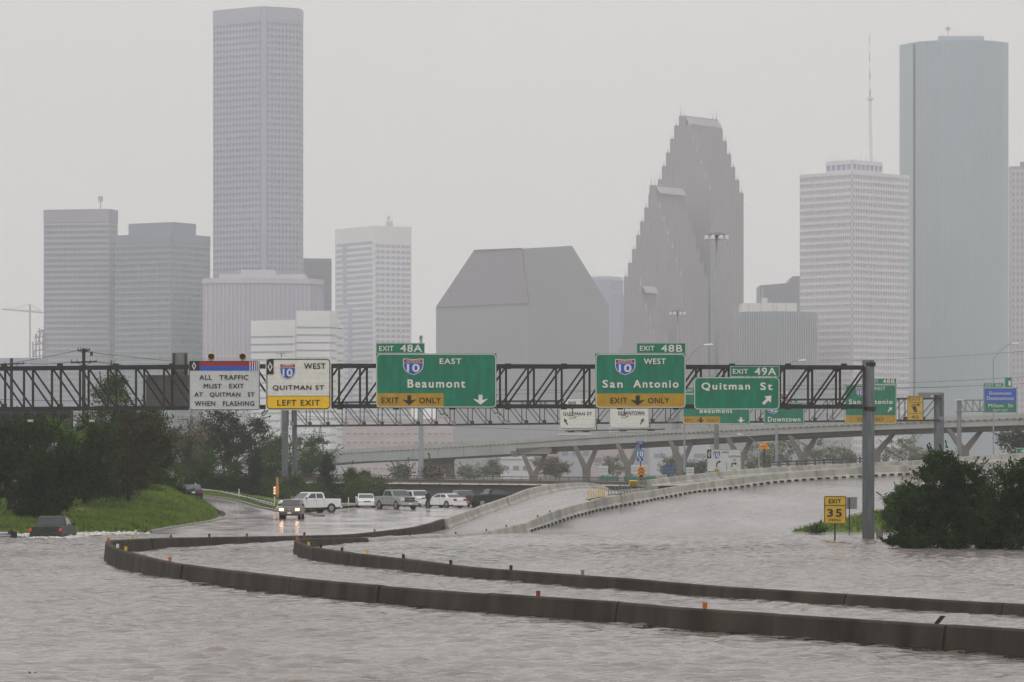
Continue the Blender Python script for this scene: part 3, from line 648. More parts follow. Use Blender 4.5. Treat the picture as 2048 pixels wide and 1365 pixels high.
MB().bar(B_ + Vector((0, -.6, 0)), E_ + Vector((0, -.6, 0)), .7, .4).bar(D_ + Vector((0, -.6, .2)), E_ + Vector((0, -.6, .2)), .6, .5).bar(A_ + Vector((0, -.5, 0)), B_ + Vector((0, -.5, 0)), .6, .4).build('edge_trim', m_('edge_metal', (.16, .16, .18)), t)
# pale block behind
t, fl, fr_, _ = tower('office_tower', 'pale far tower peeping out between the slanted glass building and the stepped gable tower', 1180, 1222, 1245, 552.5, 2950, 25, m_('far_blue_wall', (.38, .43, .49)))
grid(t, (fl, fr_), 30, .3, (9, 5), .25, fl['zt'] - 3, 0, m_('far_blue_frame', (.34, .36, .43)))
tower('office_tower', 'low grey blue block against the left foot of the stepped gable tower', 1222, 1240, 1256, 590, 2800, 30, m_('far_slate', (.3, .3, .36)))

# stepped gable tower: three gabled blocks
q_m = mat('red_granite', (.315, .29, .325), .5, .08, .02); q_roof = m_('copper_roof_light', (.36, .35, .36)); q_g = m_('gable_glass', (.11, .10, .12), rough=.3); q_f = m_('finial_stone', (.45, .45, .46))
t = thing('office_tower', 'reddish granite tower of three stepped gables with spikes on every step', 'tower', (P(1380, 0, 2500).x, 2480, 0))
def gable(xl, xpk0, xpk1, xr_end, steps, D, y_bot_l=None):
    """steps: list of (dx from peak, y). ridge from xpk0..xpk1 projected to the far end"""
    th = R(38); u = Vector((math.cos(th), -math.sin(th), 0)); v = Vector((math.sin(th), math.cos(th), 0))   # across / along the ridge
    o = P((xpk0 + xpk1) / 2, 0, D); s = D / F; Lr = (xr_end) * s / math.sin(th)
    for i, (hw, y) in enumerate(steps):
        w = hw * s / math.cos(th); z1 = P(0, y, D).z; z0 = P(0, steps[i + 1][1], D).z if i + 1 < len(steps) else 0
        a = Vector((o.x, o.y, z0)); q = [a - u * w, a + u * w, a + u * w + v * Lr, a - u * w + v * Lr]
        MB().prism(q, (0, 0, z1 - z0)).build('tier', q_m, t)
        rb = MB(); nn = max(2, int(w * 2 / 2.6)); 
        for j in range(nn + 1):
            c = a - u * (w - .4) + u * ((2 * w - .8) * j / nn) - v * .1; rb.box((c.x, c.y, (z0 + z1) / 2), (.7, .22, z1 - z0), -th)
        nn = int(Lr / 3.4)
        for j in range(nn + 1):
            c = a + u * (w + .1) + v * (Lr * j / nn); rb.box((c.x, c.y, (z0 + z1) / 2), (.22, .7, z1 - z0), -th)
        rb.build('ribs', m_('red_granite_rib', (.28, .245, .25)), t, 'stuff')
        for sg in (-1, 1):
            for e in (0, Lr):
                if sg == -1 and e > 0 and i > 0: pass
                c = a + u * (sg * (w - 1.1)) + v * (e if e else .6); c.z = z1
                light = (sg == 1 and e == 0)
                MB().tube(c, c + Vector((0, 0, .9)), .5, .4, 6).tube(c + Vector((0, 0, .9)), c + Vector((0, 0, 3.6 if i else 6)), .3, .05, 6).build('finial', q_f if light else q_m, t)
    return o, u, v, Lr, s
st = [(7 + 8.0 * i, y) for i, y in enumerate((235, 251, 277, 304, 330.5, 357, 383))]
st[0] = (6, 232)
o, u, v, Lr, s = gable(0, 1360, 1368, 70, st, 2480)
def ribroof(o, u, v, Lr, s, D, ya, yb, w):
    mb = MB(); n = 11
    for j in range(n):
        a = Vector((o.x, o.y, 0)) + v * (Lr * (j + .5) / n) + u * (w * s); a1 = a.copy(); a1.z = P(0, ya, D).z; a2 = a + u * 3.2; a2.z = P(0, yb, D).z
        mb.bar(a1, a2, Lr / n * .5, .8)
    mb.build('roof_ribs', q_roof, t, 'stuff')
ribroof(o, u, v, Lr, s, 2480, 235, 250, 9)
st2 = [(6, 371)] + [(8 + 8.0 * i, 388 + 27.3 * i) for i in range(7)]
o, u, v, Lr, s = gable(0, 1302, 1308, 56, st2, 2440); ribroof(o, u, v, Lr, s, 2440, 374, 388, 9)
st3 = [(6, 571)] + [(8 + 8.0 * i, 588 + 27.3 * i) for i in range(5)]
o, u, v, Lr, s = gable(0, 1274, 1280, 27, st3, 2405); ribroof(o, u, v, Lr, s, 2405, 573, 587, 9)
# dark angular building + pale podium + striped block
t = thing('office_building', 'dark angular building with a sloped shoulder just left of the tan gridded tower', 'building', (P(1560, 0, 2700).x, 2700, 0))
k_m = m_('dark_panel', (.2, .19, .21)); k_g = m_('dark_panel_glass', (.2, .21, .24), rough=.3)
a = [P(1520, 571, 2700), P(1576, 566.5, 2700), P(1585, 553, 2700), P(1640, 551, 2700), P(1640, 700, 2700), P(1520, 700, 2700)]
MB().prism(a, (0, 40, 0)).build('wall', k_m, t)
for i in range(8): slab(t, 1527, 1598, 577 + i * 4.1, 579.4 + i * 4.1, 2699.6, .4, k_g, 'window_band')
for i in range(5): slab(t, 1523, 1527, 576 + i * 4, 578.4 + i * 4, 2699.2, .5, q_f, 'pale_wall_panel')  # small pale stone-coloured panels at the left edge
slab(t, 1523, 1535, 596, 608, 2699.2, .5, m_('pale_panel', (.6, .6, .58)), 'roof_cabin')
t = thing('office_building', 'curved grey building with fine vertical ribs under a pale roof band', 'building', (P(1555, 0, 2250).x, 2250, 0))
pts = []
for i in range(13):
    x = 1470 + (1635 - 1470) * i / 12; dd = 2250 + 7 * ((i - 6) / 6) ** 2 * 1.6; p = P(x, 0, dd); p.z = 0; pts.append(p)
zt = P(0, 623, 2250).z; MB().prism(pts + [pts[-1] + Vector((0, 40, 0)), pts[0] + Vector((0, 40, 0))], (0, 0, zt)).build('wall', m_('rib_glass', (.23, .25, .27), rough=.3), t)
rb = MB()
for i in range(12):
    f = face(pts[i], pts[i + 1], zt)
    for j in range(3): fbox(rb, f, f['L'] * (j + .2) / 3, f['L'] * (j + .62) / 3, 0, zt, .9)
rb.build('ribs', m_('rib_metal', (.34, .355, .36)), t, 'stuff')
zb = P(0, 623, 2255).z
a = [P(1480, 608, 2258), P(1596, 606, 2256), P(1600, 618, 2262)]
MB().prism([Vector((P(1482, 0, 2262).x, 2262, zb)), Vector((P(1545, 0, 2256).x, 2256, zb)), Vector((P(1594, 0, 2260).x, 2260, zb)), Vector((P(1594, 0, 2260).x, 2285, zb)), Vector((P(1482, 0, 2262).x, 2285, zb))], (0, 0, P(0, 606, 2256).z - zb)).build('roof_screen', m_('pale_screen', (.56, .54, .48)), t)
for x in (1497, 1522, 1545, 1553, 1572): slab(t, x, x + 1.2, 606.5, 622, 2253.8, .5, m_('screen_joint', (.36, .34, .33)), 'screen_joint')

# tan gridded tower: frames proud of dark glass, windows as gaps
n_w = m_('tan_precast', (.56, .53, .53)); n_g = m_('tan_tower_glass', (.27, .27, .32), rough=.3)
t, fl, fr_, poly = tower('office_tower', 'tan tower with a dense grid of small windows and a windowed roof box', 1601, 1704, 1817, 343.5, 2300, 46, n_g)
zt = fl['zt']; dz = 13.62 * 2300 / F; zt0 = P(0, 345, 2300).z
nf = int(zt / dz)
grid(t, (fl, fr_), nf, .42, (23, 23), .42, zt - dz * .25, zt - dz * .25 - nf * dz, n_w, .6)
capband(t, (fl, fr_), zt - 1.5, zt + .3, n_w, .7)
t2, f2, f3, p2 = tower('', '', 1653, 1704, 1764, 322.5, 2312, 46, n_g, part='penthouse', t=t, zb=zt)
grid(t, (f2, f3), 1, .45, (5, 7), .22, f2['zt'] - .5, zt + .8, n_w, .5, 'penthouse_frame')
an = MB()
for x in (1660, 1668, 1675, 1684, 1692, 1700, 1712, 1722, 1731, 1742, 1750): an.tube(P(x, 324, 2320), P(x, 324 - random.uniform(6, 17), 2320), .16, .08, 4)
an.build('antennas', gm, t, 'stuff')
m1 = MB().tube(P(1742, 324, 2330), P(1740, 196, 2330), 1.15, .95, 8).tube(P(1740, 200, 2330), P(1740, 196, 2330), 2.2, 2.2, 8).build('mast', m_('mast_white', (.72, .72, .72)), t)
for i in range(7):
    ya, yb = 196 - i * 18, 196 - (i + 1) * 18; MB().tube(P(1740 - i * .15, ya, 2330), P(1740 - i * .15, yb, 2330), .42 - i * .04, .40 - i * .04, 6).build('mast_section', m_('mast_red', (.4, .16, .14)) if i % 2 == 0 else m_('mast_white', (.72, .72, .72)), t)
# tall blue glass tower
p_m = curtain('blue_curtain_wall', (.35, .43, .475), (.33, .40, .445), 1.5, 4.0, .2, .15, rough=.12)
t = thing('office_tower', 'tall blue green glass tower with a dark seam at the right of the skyline', 'tower', (P(1900, 0, 2700).x, 2690, 0))
cols = [(1799, 2726), (1826, 2706), (1826.1, 2712), (1831, 2712), (1831.1, 2703), (1849, 2698), (1880, 2693), (1938, 2690), (1985, 2696), (2017, 2709)]
pts = []
for x, d in cols: p = P(x, 0, d); p.z = 0; pts.append(p)
zt = P(0, 83, 2700).z
back = [P(2010, 0, 2790), P(1805, 0, 2790)]
for p in back: p.z = 0
MB().prism(pts + back, (0, 0, zt)).build('wall', p_m, t)
mul = MB()
for x, d in [(c, dd) for c, dd in zip(np.linspace(1834, 2004, 30), np.interp(np.linspace(1834, 2004, 30), [c[0] for c in cols], [c[1] for c in cols]))]:
    p = P(x, 0, d); mul.box((p.x, p.y - .2, zt / 2), (.35, .5, zt))
mul.build('mullions', m_('blue_mullion', (.30, .365, .395)), t, 'stuff')
pp = MB().prism([Vector((P(1876, 0, 2702).x, 2702, zt)), Vector((P(1968, 0, 2702).x, 2702, zt)), Vector((P(1968, 0, 2760).x, 2760, zt)), Vector((P(1876, 0, 2760).x, 2760, zt))], (0, 0, P(0, 72, 2700).z - zt)); pp.build('penthouse', m_('blue_top', (.28, .34, .37)), t)
an = MB()
for i in range(16): x = 1878 + i * 5.8; an.tube(P(x, 78, 2710), P(x, random.uniform(60, 70), 2710), .2, .08, 4)
an.build('antennas', gm, t, 'stuff'); antenna(t, 1896, 53, 76, 2710, gm, .45); MB().bar(P(1888, 58, 2710), P(1904, 58, 2710), .5).build('antenna_arm', gm, t)
# right edge tower
t, fl, fr_, _ = tower('office_tower', 'reddish gridded tower cut off by the right edge', 2017.5, 2022, 2100, 333, 2500, 84, m_('right_tower_glass', (.27, .25, .29), rough=.3))
dz = 13.4 * 2500 / F; nf = int(fr_['zt'] / dz)
mbs = MB(); z = fr_['zt'] - 5
grid(t, (fr_,), nf, .45, (9,), .5, fr_['zt'] - 3, 2, m_('right_tower_frame', (.43, .395, .405)), .6)
tower('', '', 2040, 2042, 2100, 324, 2510, 84, m_('right_tower_top', (.25, .2, .22)), part='penthouse', t=t, zb=fr_['zt'])
# far left: low grey block, lattice tower, crane
tower('office_building', 'low grey block behind the left end of the near sign gantry', -40, 60, 96, 716, 2100, 15, m_('low_grey', (.30, .31, .36)))
t = thing('scaffold_tower', 'skeleton steel scaffold against the left side of the plain grey tower', 'scaffold', (P(78, 0, 2300).x, 2300, 0))
sm = m_('scaffold_steel', (.2, .17, .22))
for x, y in ((66, 684), (72, 668), (79, 657), (86, 660), (90, 672)): MB().bar(P(x, y, 2300), P(x, 940, 2300), .7).build('upright', sm, t)
for y in (664, 676, 690, 702, 714): MB().bar(P(68 if y > 670 else 74, y, 2300), P(90, y - 3, 2300), .6).build('crossbar', sm, t)
MB().bar(P(66, 715, 2300), P(84, 660, 2300), .5).bar(P(90, 700, 2300), P(72, 668, 2300), .5).build('brace', sm, t)
t = thing('tower_crane', 'faint tower crane boom low in the mist at the far left', 'crane', (P(60, 0, 2900).x, 2900, 0))
MB().bar(P(4, 619, 2900), P(86, 626, 2900), .9).build('jib', gm, t)
lat = MB()
for i in range(14): x = 8 + i * 5.4; lat.bar(P(x, 619.5 + (x - 4) * .085, 2900), P(x + 2.7, 617 + (x - 4) * .06, 2900), .35).bar(P(x + 2.7, 617 + (x - 4) * .06, 2900), P(x + 5.4, 619.9 + (x - 4) * .085, 2900), .35)
lat.build('lattice', gm, t, 'stuff')
MB().bar(P(60, 609, 2900), P(60, 940, 2900), 1.2).build('mast', gm, t); MB().bar(P(60, 609, 2900), P(20, 619, 2900), .3).bar(P(60, 609, 2900), P(85, 625, 2900), .3).build('tie', gm, t)
# brick block behind the viaduct
t, fl, fr_, _ = tower('brick_building', 'long pinkish brick block behind the left end of the viaduct', 685, 690, 906, 838, 1500, 86, mat('pink_brick', (.50, .43, .44), .8, .12, .15, streak=(1, 1, 4)), cat='building')
wl = MB()
for i in range(5):
    for j in range(16): fbox(wl, fr_, fr_['L'] * (j + .25) / 16, fr_['L'] * (j + .72) / 16, 3.2 + i * 3.4, 3.7 + i * 3.4, .12)
wl.build('slit_windows', m_('brick_slit', (.2, .17, .18)), t, 'stuff')
for i, (x0, x1, y0, y1, D, c, l) in enumerate(((1002, 1062, 918, 952, 1300, (.5, .48, .45), 'low white roofed shed left of the first forked pier'), (1018, 1088, 886, 950, 1500, (.5, .46, .42), 'cream low block behind the first forked pier'), (1068, 1120, 900, 950, 1400, (.36, .3, .29), 'pink walled low building between the first two forked piers'),
        (1120, 1182, 870, 950, 1700, (.3, .3, .32), 'grey warehouse behind the second forked pier'), (1183, 1262, 893, 950, 1600, (.36, .29, .28), 'brown brick block between the second and third forked piers'), (1300, 1420, 880, 950, 1900, (.36, .36, .38), 'long pale block behind the white lane sign'), (1690, 1702, 868, 930, 1500, (.33, .27, .25), 'thin brick chimney stack beyond the misty trees'))):
    t = thing('low_building', l, 'building', (P(x0, 0, D).x, D, 0)); a, b = P(x0, y1, D), P(x1, y0, D)
    MB().box(((a.x + b.x) / 2, D + 12 if i != 6 else D + 2, b.z / 2), (b.x - a.x, 24 if i != 6 else 3, b.z)).build('wall', m_('lowb%d' % i if 0 else 'low_wall_%s' % 'abcdefg'[i], c), t)
    if i < 6:
        MB().box(((a.x + b.x) / 2, D + 12, b.z + .25), (b.x - a.x + 1, 25, .5)).build('roof', m_('low_roof', (.55, .55, .53)), t)
        for k in range(3): xx = a.x + (b.x - a.x) * (k + .5) / 3; MB().box((xx, D - .05, b.z * .55), ((b.x - a.x) * .2, .3, min(2, b.z * .2))).build('window', m_('low_glass', (.15, .15, .18)), t)

# ================================================================== VIADUCT WITH FORKED PIERS
v_c = mat('viaduct_concrete', (.42, .42, .40), .8, .12, .12); v_d = mat('viaduct_pier_concrete', (.20, .175, .16), .85, .15, .3); v_s = mat('viaduct_steel_girder', (.34, .37, .36), .5, .1, .1)
t = thing('viaduct', 'long curved grey viaduct on forked concrete piers crossing behind the signs', 'viaduct', (40, 700, 0))
VP = [(560, 908, 915, 935, 950), (676, 901, 908, 926, 905), (839, 889.5, 899, 918.5, 850), (1011, 881.6, 889, 909, 795), (1032, 880.5, 888, 908, 788)]
VQ = [(1032, 880.5, 888, 897.4, 788), (1200, 868, 876, 889.5, 735), (1400, 856, 865, 878, 695), (1640, 846.6, 853.5, 865, 662), (1850, 836, 845, 857, 640), (2048, 827.6, 837.6, 850.5, 622), (2300, 818, 828, 842, 600)]
def deck(pts, ms, wide, soff):
    q, _ = cat_rom([(P(x, yb, D).x, D, P(x, yt, D).z, P(x, ym, D).z, P(x, yb, D).z) for x, yt, ym, yb, D in pts], 40)
    par, fas, sl = [], [], []
    for i, p in enumerate(q):
        a, b = q[max(i - 1, 0)], q[min(i + 1, 39)]; d = np.array([b[0] - a[0], b[1] - a[1]]); d /= np.linalg.norm(d); nn = np.array([-d[1], d[0]]); nn = nn if nn[1] > 0 else -nn
        X = lambda u, z: (p[0] + nn[0] * u, p[1] + nn[1] * u, z)
        par.append([X(-.15, p[3]), X(-.15, p[2]), X(.12, p[2]), X(.12, p[3])])
        fas.append([X(0, p[4]), X(0, p[3] - .01), X(wide, p[3] - .01), X(wide, p[4]), X(wide - .3, p[4]), X(wide - .3, p[3] - .3), X(.3, p[3] - .3), X(.3, p[4])])
        sl.append([X(wide, p[3]), X(wide, p[2]), X(wide + .3, p[2]), X(wide + .3, p[3])])
    MB().sweep(par, True).build('parapet', v_c, t); MB().sweep(sl, True).build('parapet', v_c, t); MB().sweep(fas, True).build('deck', ms, t)
    if soff:
        bx = []
        for i, p in enumerate(q):
            a, b = q[max(i - 1, 0)], q[min(i + 1, 39)]; d = np.array([b[0] - a[0], b[1] - a[1]]); d /= np.linalg.norm(d); nn = np.array([-d[1], d[0]]); nn = nn if nn[1] > 0 else -nn
            X = lambda u, z: (p[0] + nn[0] * u, p[1] + nn[1] * u, z)
            bx.append([X(1.6, p[4] - soff), X(1.6, p[4] + .2), X(wide - 1.6, p[4] + .2), X(wide - 1.6, p[4] - soff)])
        MB().sweep(bx, True).build('box_girder', v_d, t)
    # brackets along the parapet
    ss = MB(); n = 130 if soff else 60
    for i in range(n):
        k = i / (n - 1) * 39; c = [np.interp(k, range(40), q[:, j]) for j in range(5)]
        ss.box((c[0], c[1] - .35, c[3] + .02), (.35, .35, .26))
    ss.build('brackets', mat('bracket_grey', (.2, .19, .17), .8, .2), t, 'stuff'); return q
q1 = deck(VP, v_s, 9, 0); q2 = deck(VQ, v_c, 9.5, .7)
for k in range(3, 39, 4): MB().box((q1[k][0], q1[k][1] - .06, (q1[k][3] + q1[k][4]) / 2), (.14, .2, q1[k][3] - q1[k][4] - .1)).build('stiffener', v_s, t)
e = q1[-1]; MB().box((e[0] + 2.4, e[1] + 3, e[4] + .1), (7, 6, 1.0)).build('cross_beam', v_d, t)
e = P(1155, 897, 748); MB().prism([P(1035, 897.2, 780), P(1105, 893, 765), P(1103, 904, 765), P(1098, 908, 765), P(1040, 908.5, 780)], (0, 5, 0)).build('cross_beam', v_d, t)
# portal pier under the steel span
MB().prism([P(838, 919, 853), P(910, 918, 853), P(908, 926, 853), P(910, 958, 853), P(893, 958, 853), (P(888, 937, 853)), P(872, 935, 853), P(868, 958, 853), P(838, 958, 853)], (0, 3, 0)).build('portal_pier', v_d, t)
for xc, yt, wt, D, xs in ((1069, 908, 54, 775, 1067), (1172, 893, 53, 742, 1173), (1257, 886, 55, 718, 1258), (1363, 880, 56, 700, 1364), (1481, 875, 58, 684, 1481), (1607, 872, 62, 668, 1607), (1760, 865, 70, 652, 1752), (1932, 858, 78, 634, 1930)):
    s_ = wt / 2; jy = yt + 32; aw = 7.5; yb = YH + (H + .2) * F / D
    L_ = [P(xc - s_, yt, D), P(xc - s_ + aw * 1.15, yt, D), P(xs, jy + 4, D), P(xc + s_ - aw * 1.15, yt, D), P(xc + s_, yt, D), P(xs + 8.5, jy + 12, D), P(xs + 7, yb, D), P(xs - 7, yb, D), P(xs - 8.5, jy + 12, D)]
    MB().prism(L_, (0, 1.8, 0)).build('forked_pier', v_d, t, bevel=.08)

# middle low bridge with railing
br_c = mat('bridge_concrete', (.20, .19, .175), .8, .2, .3); br_b = mat('bridge_brown_beam', (.11, .08, .07), .8, .2, .3); br_r = mat('bridge_rail', (.07, .07, .072), .6, .2)
t = thing('bridge', 'low concrete bridge with a thin railing behind the parked vehicles', 'bridge', (0, 440, 0))
BD = 442
def bp(x, y, dd=0): return P(x, y, BD + dd)
def yl(x, a, b): return a + (b - a) * (x - 700) / 600
pr = lambda x0, x1, a0, a1, b0, b1, dd, th: MB().prism([bp(x0, yl(x0, a0, a1), dd), bp(x1, yl(x1, a0, a1), dd), bp(x1, yl(x1, b0, b1), dd), bp(x0, yl(x0, b0, b1), dd)], (0, th, 0))
pr(560, 1330, 957.5, 965, 962.5, 970, .2, .35).build('beam', br_b, t)
k = 0
for x in range(560, 1320, 40): pr(x + .7, x + 39.3, 965.2, 970.8, 967.4, 973, -.35, .6).build('light_rail', mat('pale_strip', (.75, .72, .68), .35, .1), t)
pr(560, 1330, 962.6, 970.1, 965, 970.7, -.2, 9).build('deck', br_c, t)
pr(560, 1330, 967.6, 973.1, 1002, 1003, .9, .6).build('side_wall', br_c, t)
pr(560, 1330, 1003, 1004, 1012, 1012, 1.2, .6).build('plinth', br_b, t)
for x in range(560, 1330, 40): MB().bar(bp(x, yl(x, 964.6, 970), -.5), bp(x, yl(x, 970, 976), -.5), .09).build('bracket', br_r, t)
MB().bar(bp(560, yl(560, 950, 957), .3), bp(1330, yl(1330, 950, 957), .3), .07).build('top_rail', br_r, t); MB().bar(bp(560, yl(560, 955.5, 963), .3), bp(1330, yl(1330, 955.5, 963), .3), .05).build('lower_rail', br_r, t)
for x in range(568, 1330, 19): MB().bar(bp(x, yl(x, 950, 957), .3), bp(x, yl(x, 958, 965.2), .3), .07).build('rail_post', br_r, t)
bal = MB()
for i in range(300): x = 565 + i * 2.55; bal.bar(bp(x, yl(x, 950.3, 957.3), .32), bp(x, yl(x, 957.5, 965), .32), .022)
bal.build('balusters', br_r, t, 'stuff')
# dark fence beyond the ramp on the right
t = thing('rail_fence', 'dark post and rail fence running along the skyline of the far barrier', 'fence', (P(1640, 0, 420).x, 420, 0))
for x0 in range(1540, 1735, 18):
    ya = lambda x: 927 - (x - 1540) * .05
    MB().bar(P(x0, ya(x0) - 4, 425), P(x0, ya(x0) + 16, 425), .2).build('post', br_r, t)
MB().bar(P(1535, 926, 425), P(1738, 917, 425), .16).build('rail', br_r, t); MB().bar(P(1535, 931, 425), P(1738, 922, 425), .12).build('rail', br_r, t)
# ================================================================== SIGN GANTRIES
def tmesh(s, sp=1.12, off=0.0, word=1.0):
    cu = bpy.data.curves.new('t', 'FONT'); cu.body = s; cu.size = 1; cu.space_character = sp; cu.offset = off; cu.resolution_u = 3; cu.space_word = word
    ob = bpy.data.objects.new('t', cu); me = bpy.data.meshes.new_from_object(ob)
    v = np.zeros(len(me.vertices) * 3); me.vertices.foreach_get('co', v); v = v.reshape(-1, 3); f = [tuple(p.vertices) for p in me.polygons]
    bpy.data.objects.remove(ob); bpy.data.curves.remove(cu); bpy.data.meshes.remove(me); return v[:, :2], f
class Sign:
    def __init__(s, name, label, cat, D, x0, y0, x1, y1, group=None, yaw=0):
        s.D = D; s.o = P((x0 + x1) / 2, y1, D); s.t = thing(name, label, cat, tuple(s.o), 0, group); s.k = 1
        s.box = (x0, y0, x1, y1)
    def panel(s, m, b=None, name='panel', th=.06):
        x0, y0, x1, y1 = b or s.box; a = P(x0, y0, s.D)
        MB().prism([P(x0, y0, s.D), P(x1, y0, s.D), P(x1, y1, s.D), P(x0, y1, s.D)], (0, th, 0)).build(name, m, s.t)
        st = .305 / S(s.D); y = y0 + st
        while y < y1 - st * .5 and y1 - y0 > 30:
            MB().prism([s.pt(x, yy, .4) for x, yy in ((x0, y), (x1, y), (x1, y + .3), (x0, y + .3))], (0, .004, 0)).build('seam', mat('seam_green', (0, .12, .065)) if m is green else mat('seam_pale', (.42, .42, .39)), s.t); y += st
        return s
    def pt(s, x, y, l): p = P(x, y, s.D); p.y -= .012 * l; return p
    def rr(s, x0, y0, x1, y1, r, n=5):
        o = []
        for cx_, cy_, a0 in ((x1 - r, y0 + r, -90), (x1 - r, y1 - r, 0), (x0 + r, y1 - r, 90), (x0 + r, y0 + r, 180)):
            for i in range(n + 1): a = R(a0 + 90 * i / n); o.append((cx_ + r * math.cos(a), cy_ + r * math.sin(a)))
        return o
    def patch(s, m, x0, y0, x1, y1, name='band', l=1, r=0):
        pts = s.rr(x0, y0, x1, y1, r) if r else [(x0, y0), (x1, y0), (x1, y1), (x0, y1)]
        MB().prism([s.pt(x, y, l) for x, y in pts], (0, .011, 0)).build(name, m, s.t); return s
    def border(s, m, x0, y0, x1, y1, r, w=1.3, l=2, name='border'):
        a, b = s.rr(x0, y0, x1, y1, r), s.rr(x0 + w, y0 + w, x1 - w, y1 - w, max(.5, r - w)); n = len(a)
        MB().add([s.pt(x, y, l) for x, y in a] + [s.pt(x, y, l) for x, y in b], [(i, (i + 1) % n, n + (i + 1) % n, n + i) for i in range(n)]).build(name, m, s.t); return s
    def text(s, st, m, x0, y0, x1, y1, l=3, sp=1.12, off=0.0, parent=None):
        v, f = tmesh(st, sp, 0.0); mn, mxx = v.min(0), v.max(0); v = (v - mn) / (mxx - mn)
        mb = MB(); w = (y1 - y0) * (.026 if y1 - y0 > 7 else .008) * (1.4 if off else 1)
        for k, (dx, dy) in enumerate(((0, 0), (w, w * .7), (-w, -w * .7), (w, -w * .7), (-w, w * .7))): mb.add([s.pt(x0 + dx + (x1 - x0) * a, y1 + dy - (y1 - y0) * b, l + k * .12) for a, b in v], f)
        mb.build('lettering', m, parent or s.t); return s
    def poly(s, pts, m, name, l=3, parent=None):
        return MB().poly([s.pt(x, y, l) for x, y in pts]).build(name, m, parent or s.t)
    def arrow(s, m, cx_, cy_, w, h, ang=0, l=3, kind='wing'):
        if kind == 'wing': q = [(-.14, -.5), (.14, -.5), (.14, .02), (.5, -.1), (.5, -.06), (.0, .5), (-.5, -.06), (-.5, -.1), (-.14, .02)]
        else: q = [(-.13, -.5), (.13, -.5), (.13, .02), (.42, .02), (0, .5), (-.42, .02), (-.13, .02)]
        c, d = math.cos(R(ang)), math.sin(R(ang)); s.poly([(cx_ + (a * w) * c - (b * h) * d, cy_ + (a * w) * d + (b * h) * c) for a, b in q], m, 'arrow', l); return s
    def shield(s, x0, y0, x1, y1, num='10', l=3, mb=None):
        base = [(0, .0), (.12, -.01), (.5, .035), (.88, -.01), (1, 0), (1, .18), (1, .4), (.97, .58), (.88, .76), (.72, .9), (.5, 1), (.28, .9), (.12, .76), (.03, .58), (0, .4), (0, .18)]
        w, h = x1 - x0, y1 - y0; m = lambda i, q: [(x0 + w * (.5 + (a - .5) * i), y0 + h * (.5 + (b - .5) * i)) for a, b in q]
        o = s.poly(m(1, base), signwhite, 'shield', l)
        s.poly(m(.92, [p for p in base if p[1] > .3] + [(.0, .26)] * 0 + [(0, .24), (1, .24)][0:0]) if 0 else m(.92, [(1, .245)] + [p for p in base if p[1] > .3] + [(0, .245)]), mb or blue, 'shield_field', l + .6, o)
        s.poly(m(.92, [(0, .0), (.12, -.01), (.5, .035), (.88, -.01), (1, 0), (1, .215), (0, .215)]), red, 'shield_top', l + .6, o)
        s.text('INTERSTATE', signwhite, x0 + w * .16, y0 + h * .075, x1 - w * .16, y0 + h * .2, l + 1.2, parent=o)
        s.text(num, signwhite, x0 + w * .2, y0 + h * .33, x1 - w * .2, y0 + h * .8, l + 1.2, 1.0, .02, parent=o); return s
G1, G2, G3 = 233.0, 440.0, 600.0
def truss(label, D, xs, ytop, ybot, n, slope, dep, ch, web, m, gus=None, flip=None, post=None, dbl=0):
    """box truss between photo columns xs at distance D; slope(i) gives the diagonal's lean"""
    t = thing('sign_gantry', label, 'sign gantry', (P(xs[1], 0, D).x, D, 0))
    f = lambda x, y, dd: P(x, y, D) + Vector((0, dd, 0))
    yt = lambda x: float(np.interp(x, xs, ytop)) if len(xs) == len(ytop) else 0
    yb = lambda x: float(np.interp(x, xs, ybot))
    for dd in (0, dep):
        for i in range(len(xs) - 1):
            e = .3 * (1 if i else 0)
            MB().bar(f(xs[i], ytop[i], dd), f(xs[i + 1], ytop[i + 1], dd), ch, ch).build('top_chord', m, t); MB().bar(f(xs[i], ybot[i], dd), f(xs[i + 1], ybot[i + 1], dd), ch, ch).build('bottom_chord', m, t)
    w = (xs[-1] - xs[0]) / n
    for i in range(n + 1):
        x = xs[0] + i * w
        for dd in (0.02, dep - .02):
            off = 0 if dd < .5 else dbl
            MB().bar(f(x + off, yt(x), dd), f(x + off, yb(x), dd), web).build('vertical', m, t)
            if i < n:
                a, b = (x, x + w) if slope(x) > 0 else (x + w, x)
                MB().bar(f(a + off, yt(a), dd), f(b + off, yb(b), dd), web * .85).build('diagonal', m, t)
        MB().bar(f(x, yt(x), 0), f(x, yt(x), dep), web * .8).build('cross_strut', m, t); MB().bar(f(x, yb(x), 0), f(x, yb(x), dep), web * .8).build('cross_strut', m, t)
        if gus:
            p = f(x, yb(x), -.1); MB().box((p.x, p.y + .02, p.z + gus * .5), (gus, .06, gus)).build('gusset', m if i % 3 else galv, t)
    return t
xs = [-120, 0, 380, 700, 1728]
g1 = truss('dark steel sign gantry spanning the whole flooded motorway on one thick round post', G1, xs, [738, 737, 733.5, 731.5, 735], [819, 818, 816, 812.5, 813.5], 33, lambda x: 1 if x < 540 else -1, 1.5, .23, .13, steel, None, dbl=12)
for x in range(0, 1720, 112):
    for y in (733, 814): p = P(x + 8, y, G1 - .13); MB().box(tuple(p), (.36, .03, .34)).build('splice_plate', steel, g1)
pb, pt_ = P(1738.5, 1080, G1), P(1738.5, 720, G1); pb.z = -.8; pb.y = pt_.y = G1 + .6; pt_.x = pb.x
MB().tube(pb, pt_, .37, .37, 24).build('post', polegrey, g1, smooth=True, bevel=.01)
for y, r in ((729, .40), (818, .42)): p = P(1738.5, y, G1 + .6); MB().tube((p.x, p.y, p.z - .12), (p.x, p.y, p.z + .12), r, r, 24).build('post_collar', steel, g1)
